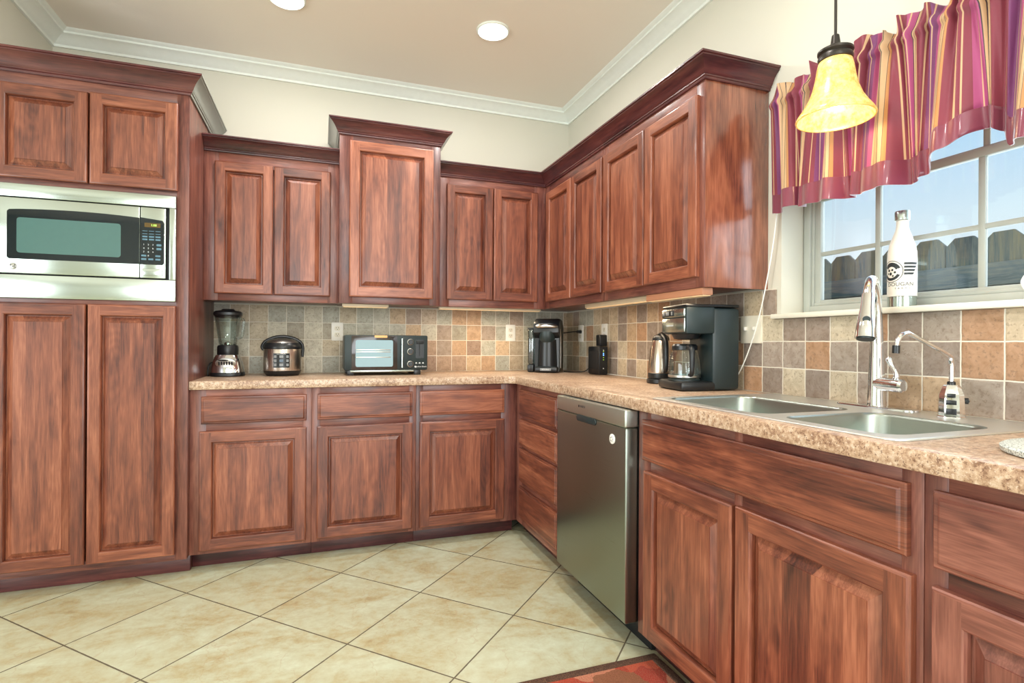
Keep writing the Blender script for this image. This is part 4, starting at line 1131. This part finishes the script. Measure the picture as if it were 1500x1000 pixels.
# ------------------------------------------------------------------ toaster oven
to = thing('toaster_oven', 'black toaster oven with glass door and three knobs', 'toaster oven', (.37, 3.37, ZT))
tx0, tx1, ty, tz0, tz1 = .128, .606, 3.235, .957, 1.163
MB().box(tx0, tx1, ty, ty + .27, tz0, tz1, .008).build('body', DKTEAL, to)
TX = lambda p_: tx0 + (p_ - 160) / 1190 * (tx1 - tx0)
TZ = lambda p_: tz1 - (p_ - 210) / 495 * (tz1 - tz0)
TF = back_face(0, ty, 0)
td = MB().prism(rrect(TX(255), TX(900), TZ(695), TZ(222), .003), 0, .006, TF, b=.0015).build('door', flat('door_enamel', (48, 38, 34), .12, Coat_Weight=.3), to)
MB().prism(rrect(TX(312), TX(838), TZ(652), TZ(280), .010), .006, .0068, TF).build('door_glass', flat('oven_glass', (66, 112, 114), .06, Coat_Weight=.5), td)
rk = MB()
for z_ in (415, 445, 520): rk.box(TX(320), TX(800), ty - .0078, ty - .0066, TZ(z_ + 6), TZ(z_ - 6), .0003)
rk.build('rack_wires', SATIN, td)
MB().prism(rrect(TX(575), TX(755), TZ(246), TZ(214), .004), .0058, .008, TF).build('warm_plate', flat('amber_plate', (232, 168, 92), .3), td)
hh = MB().tube([(TX(965), ty - .028, TZ(665)), (TX(965), ty - .028, TZ(255))], .0055, 14)
for z_ in (640, 280): hh.tube([(TX(965), ty + .001, TZ(z_)), (TX(965), ty - .028, TZ(z_))], .004, 10)
hh.build('handle', STEEL, to)
for z_ in (305, 440, 617):
    kn = MB().lathe([(.0185, .0005), (.0185, .003), (.017, .004)], seg=24).xf(back_face(TX(1092), ty, TZ(z_))).build('knob', SATIN, to)
    MB().lathe([(.0155, .003), (.0155, .014), (.013, .017), (.001, .017)], seg=24).xf(back_face(TX(1092), ty, TZ(z_))).build('knob_cap', BLACK, kn)
MB().prism(rrect(TX(1170), TX(1295), TZ(535), TZ(270), .006), 0, .0015, TF).build('slider_plate', BLACK, to)
MB().box(TX(1222), TX(1232), ty - .0025, ty - .001, TZ(500), TZ(300)).box(TX(1180), TX(1285), ty - .012, ty - .0015, TZ(330), TZ(285), .003).build('slider', BLACKM, to)
lt = MB().text('Hamilton Beach', .0115, back_face(TX(1243), ty - .0004, TZ(655))); lt.prism(rrect(TX(1158), TX(1180), TZ(668), TZ(645), .001, 2), 0, .0006, TF)
for x in (1180, 1230, 1280): lt.prism(rrect(TX(x - 14), TX(x + 14), TZ(612), TZ(604), .0005, 2), 0, .0006, TF); lt.prism(rrect(TX(x - 10), TX(x + 10), TZ(600), TZ(594), .0005, 2), 0, .0006, TF)
lt.build('lettering', LIGHTINK, to)
for x in (TX(245), TX(1200)):
    for y in (ty + .02, ty + .23): MB().box(x - .02, x + .02, y - .012, y + .012, ZT, tz0 + .004, .003).build('foot', BLACK, to)
MB().box(TX(240), TX(1150), ty + .004, ty + .02, tz0 - .010, tz0 + .002, .002).build('crumb_tray', STEEL, to)

# ------------------------------------------------------------------ pod coffee maker
kc = Vector((1.435, 3.33, ZT)); ka = math.radians(-32)
kz = thing('pod_coffee_maker', 'black single-serve pod coffee maker in the counter corner', 'coffee maker', kc)
KM = Matrix.Translation(kc) @ Matrix.Rotation(ka, 4, 'Z')
def kprism(y0, y1, poly): pass
side = [(.130, .004), (.130, .300), (.110, .330), (.060, .352), (.005, .356), (-.050, .346), (-.090, .322), (-.104, .290), (-.102, .262), (-.075, .235), (-.050, .225), (-.050, .045), (-.060, .004)]
MB().prism([(a, b_) for a, b_ in side], -.085, .085, KM @ basis((0, 0, 0), (0, 1, 0), (0, 0, 1), (1, 0, 0)), b=.018).prism(side, -.085, -.0845, KM @ basis((0, 0, 0), (0, 1, 0), (0, 0, 1), (1, 0, 0))).build('body', BLACK, kz)
MB().box(-.075, .075, -.125, -.02, .004, .040, .012, M=KM).build('drip_tray', BLACK, kz)
MB().box(-.058, .058, -.118, -.070, .040, .0415, .001, M=KM).build('tray_grate', DKTEAL, kz)
MB().lathe([(.060, .040), (.058, .12), (.054, .215)], (0, -.040, 0), 32, sxy=(1.1, 1)).xf(KM).build('brew_column', BLACK, kz)
MB().lathe([(.020, .195), (.040, .198), (.050, .215), (.054, .245), (.054, .268)], (0, -.062, 0), 28).xf(KM).build('brew_head', DKTEAL, kz)
MB().tube([(-.072, -.060, .290), (-.060, -.100, .300), (0, -.118, .303), (.060, -.100, .300), (.072, -.060, .290)], [.008, .012, .013, .012, .008], 14, smooth=5).xf(KM).build('lid_handle', SATIN, kz)
MB().box(-.128, -.088, -.075, .115, .050, .285, .014, M=KM).build('water_tank', TANKG, kz)
MB().box(-.130, -.088, -.078, .118, .282, .294, .005, M=KM).build('tank_lid', BLACK, kz)
MB().box(-.130, -.088, -.078, .118, .002, .052, .008, M=KM).build('tank_base', BLACK, kz)
for x in (-.084, .084): MB().tube([(x, -.030, .030), (x, -.030, .16), (x, -.034, .245), (x, -.060, .285)], .0045, 8).xf(KM).build('silver_trim', SATIN, kz)
q = MB().box(-.036, .036, -.1285, -.1245, .014, .030, .001, M=KM); pl = q.build('name_plate', GREYP, kz)
MB().text('KEURIG', .014, KM @ back_face(0, -.1286, .022)).build('lettering', LIGHTINK, pl)

MB().tube([(1.685, 3.352, 1.20), (1.64, 3.36, 1.20), (1.60, 3.385, 1.195), (1.565, 3.42, 1.18), (1.54, 3.45, 1.10), (1.53, 3.46, .98), (1.53, 3.47, .934)], .0035, 8, smooth=5).tube([(1.6868, 3.352, 1.20), (1.655, 3.354, 1.20)], [.011, .008], 12).build('power_cord', BLACKM, kz)

# ------------------------------------------------------------------ drip coffee maker
ca = math.radians(8)
cdv, cwv = Vector((math.cos(ca), -math.sin(ca), 0)), Vector((math.sin(ca), math.cos(ca), 0))
c0 = Vector((1.402, 1.842, ZT))      # near front corner
cm = thing('drip_coffee_maker', 'black and steel drip coffee maker with glass carafe', 'coffee maker', c0 + cdv * .12 + cwv * .1)
# local frame: x = left to right seen from its front (far to near), y = depth, z = up
CWD = .205
CM = basis(c0 + cwv * CWD, -cwv, cdv, (0, 0, 1))   # x: 0 far .. CWD near ; y: 0 front .. back
CM = Matrix(((-cwv.x, cdv.x, 0, CM[0][3]), (-cwv.y, cdv.y, 0, CM[1][3]), (0, 0, 1, CM[2][3]), (0, 0, 0, 1)))
DP = .245
MB().box(.012, CWD, .118, DP, .004, .345, .016, M=CM).build('body', DKTEAL, cm)
MB().box(-.004, CWD + .002, -.022, .135, .002, .040, .013, M=CM).build('base', BLACK, cm)
MB().lathe([(.066, .040), (.066, .045), (.060, .046)], (.098, .050, 0), 32).xf(CM).build('warming_plate', DKTEAL, cm)
hb_ = MB().box(.006, CWD, .0, .130, .236, .350, .008, M=CM)
hdo = hb_.build('brew_housing', DKTEAL, cm)
MB().box(.004, CWD - .010, -.005, .020, .243, .302, .004, M=CM).build('steel_front', STEEL, hdo)
ctp = MB().box(.004, CWD - .010, -.006, .020, .306, .341, .004, M=CM).build('control_strip', STEEL, hdo)
q = MB().box(.010, .112, -.0075, -.004, .311, .336, .001, M=CM)
q.build('button_panel', BLACK, ctp)
q = MB()
for x, w_ in ((.024, .018), (.058, .026), (.096, .012)): q.box(x - w_ / 2, x + w_ / 2, -.0082, -.007, .316, .331, .0005, M=CM)
q.build('button', GREYP, ctp)
MB().text('Hamilton Beach', .0095, CM @ basis((.075, -.0052, .272), (1, 0, 0), (0, 0, 1), (0, -1, 0))).build('lettering', LIGHTINK, hdo)
MB().box(.004, CWD + .004, -.004, DP - .005, .346, .358, .006, M=CM).build('lid', BLACK, cm)
MB().lathe([(.030, .212), (.050, .216), (.060, .236)], (.098, .058, 0), 28).xf(CM).build('filter_basket', BLACK, cm)
jar = [(.058, .047), (.064, .052), (.066, .075), (.064, .110), (.056, .150), (.050, .168)]
car = MB().lathe(jar + [(r_ - .003, z) for r_, z in jar[::-1]], (.098, .052, 0), 36, cap=False).xf(CM).build('glass_carafe', GLASS, cm)
MB().lathe([(.050, .168), (.053, .170), (.053, .186), (.046, .194), (.002, .196)], (.098, .052, 0), 32).xf(CM).build('carafe_lid', BLACK, car)
MB().lathe([(.0655, .052), (.0672, .054), (.0672, .062), (.0655, .063)], (.098, .052, 0), 32, cap=False).xf(CM).build('carafe_band', SATIN, car)
hx = Vector((.97, -.22, 0)).normalized(); hO = Vector((.098, .052, 0))
MB().tube([hO + hx * .050 + Vector((0, 0, .180)), hO + hx * .085 + Vector((0, 0, .180)), hO + hx * .103 + Vector((0, 0, .160)), hO + hx * .106 + Vector((0, 0, .110)), hO + hx * .100 + Vector((0, 0, .070)), hO + hx * .066 + Vector((0, 0, .066))],
          [.012, .012, .0115, .010, .009, .006], 12, smooth=5).xf(CM).build('carafe_handle', BLACK, car)
q = MB()
for k in range(7):
    a = -2.3; n_ = Vector((math.cos(a), math.sin(a), 0)); rr = (.0665 - max(0, k * .011 - .02) * .16)
    q.box(-.006, .006, -.0008, .0008, -.0004, .0006, M=CM @ basis(hO + n_ * rr + Vector((0, 0, .078 + k * .011)), Vector((-n_.y, n_.x, 0)), (0, 0, 1), n_))
q.build('cup_marks', LIGHTINK, car)

# thermal kettle behind it
tk = Vector((1.578, 2.268, ZT))
kt = thing('electric_kettle', 'brushed steel kettle behind the drip coffee maker', 'kettle', tk)
MB().lathe([(.062, 0), (.068, .004), (.068, .020), (.058, .026)], tk, 36).build('power_base', BLACK, kt)
MB().lathe([(.061, .027), (.062, .032), (.062, .050), (.060, .052)], tk, 36).build('foot', BLACK, kt)
MB().lathe([(.060, .052), (.0605, .056), (.058, .110), (.050, .170), (.042, .205), (.039, .212)], tk, 36).build('body', mat_brushed('kettle_steel', (196, 180, 166), .24, 2), kt)
MB().lathe([(.041, .211), (.041, .220), (.032, .234), (.012, .242), (.002, .243)], tk, 32).build('lid', BLACK, kt)
hk = Vector((-.30, -.95, 0)).normalized()
MB().tube([tk + hk * -.01 + Vector((0, 0, .238)), tk + hk * .036 + Vector((0, 0, .236)), tk + hk * .070 + Vector((0, 0, .205)), tk + hk * .080 + Vector((0, 0, .140)), tk + hk * .076 + Vector((0, 0, .075)), tk + hk * .058 + Vector((0, 0, .060))],
          [.012, .013, .013, .012, .011, .008], 12, smooth=5).build('handle', BLACK, kt)

# ------------------------------------------------------------------ rug
def mat_rug():
    t = NT('woven_rug'); oc = t.new('ShaderNodeTexCoord').outputs['Object']
    vo = t.new('ShaderNodeTexVoronoi', {'Vector': t.new('ShaderNodeVectorMath', {0: oc, 1: t.new('ShaderNodeVectorMath', {0: t.new('ShaderNodeTexNoise', {'Vector': oc, 'Scale': 9.0, 'Detail': 3.0}).outputs['Color'], 'Scale': .12}, operation='SCALE').outputs[0]}, operation='ADD').outputs[0], 'Scale': 9.0})
    c = t.new('ShaderNodeSeparateColor', {0: vo.outputs['Color']}).outputs[0]
    col = t.ramp(c, [(0, lin((196, 60, 34))), (.3, lin((222, 92, 60))), (.5, lin((226, 150, 118))), (.66, lin((150, 96, 62))), (.82, lin((186, 52, 36))), (1, lin((112, 54, 40)))], 'CONSTANT')
    n = t.new('ShaderNodeTexNoise', {'Vector': oc, 'Scale': 220.0, 'Detail': 3.0}).outputs[0]
    n = t.ramp(n, [(.35, (0, 0, 0, 1)), (.65, (1, 1, 1, 1))])
    col = t.mix(t.math('MULTIPLY', n, .55), col, (.55, .20, .12, 1))
    t.set(Base_Color=col, Roughness=.95); t.bump(n, .9, .004); return t.mat


rg = thing('area_rug', 'orange and red patterned rug in front of the sink cabinet', 'rug', (.7, 1.1, 0))
rx0, rx1, ry0, ry1 = .35, 1.140, .45, 1.668
MB().box(rx0 + .03, rx1 - .03, ry0 + .03, ry1 - .03, .001, .009, .002).build('field', mat_rug(), rg)
ringm = MB(); ringm.box(rx0, rx1, ry1 - .032, ry1, .0005, .0125, .005); ringm.box(rx0, rx1, ry0, ry0 + .032, .0005, .0125, .005)
ringm.box(rx0, rx0 + .032, ry0 + .032, ry1 - .032, .0005, .0125, .005); ringm.box(rx1 - .032, rx1, ry0 + .032, ry1 - .032, .0005, .0125, .005)
M_BD = NT('rug_binding'); n = M_BD.new('ShaderNodeTexNoise', {'Vector': M_BD.new('ShaderNodeTexCoord').outputs['Object'], 'Scale': 260.0, 'Detail': 3.0}).outputs[0]
M_BD.set(Base_Color=M_BD.ramp(n, [(.35, lin((58, 36, 26))), (.65, lin((108, 76, 56)))]), Roughness=.95); M_BD.bump(n, .9, .004)
ringm.build('border', M_BD.mat, rg)
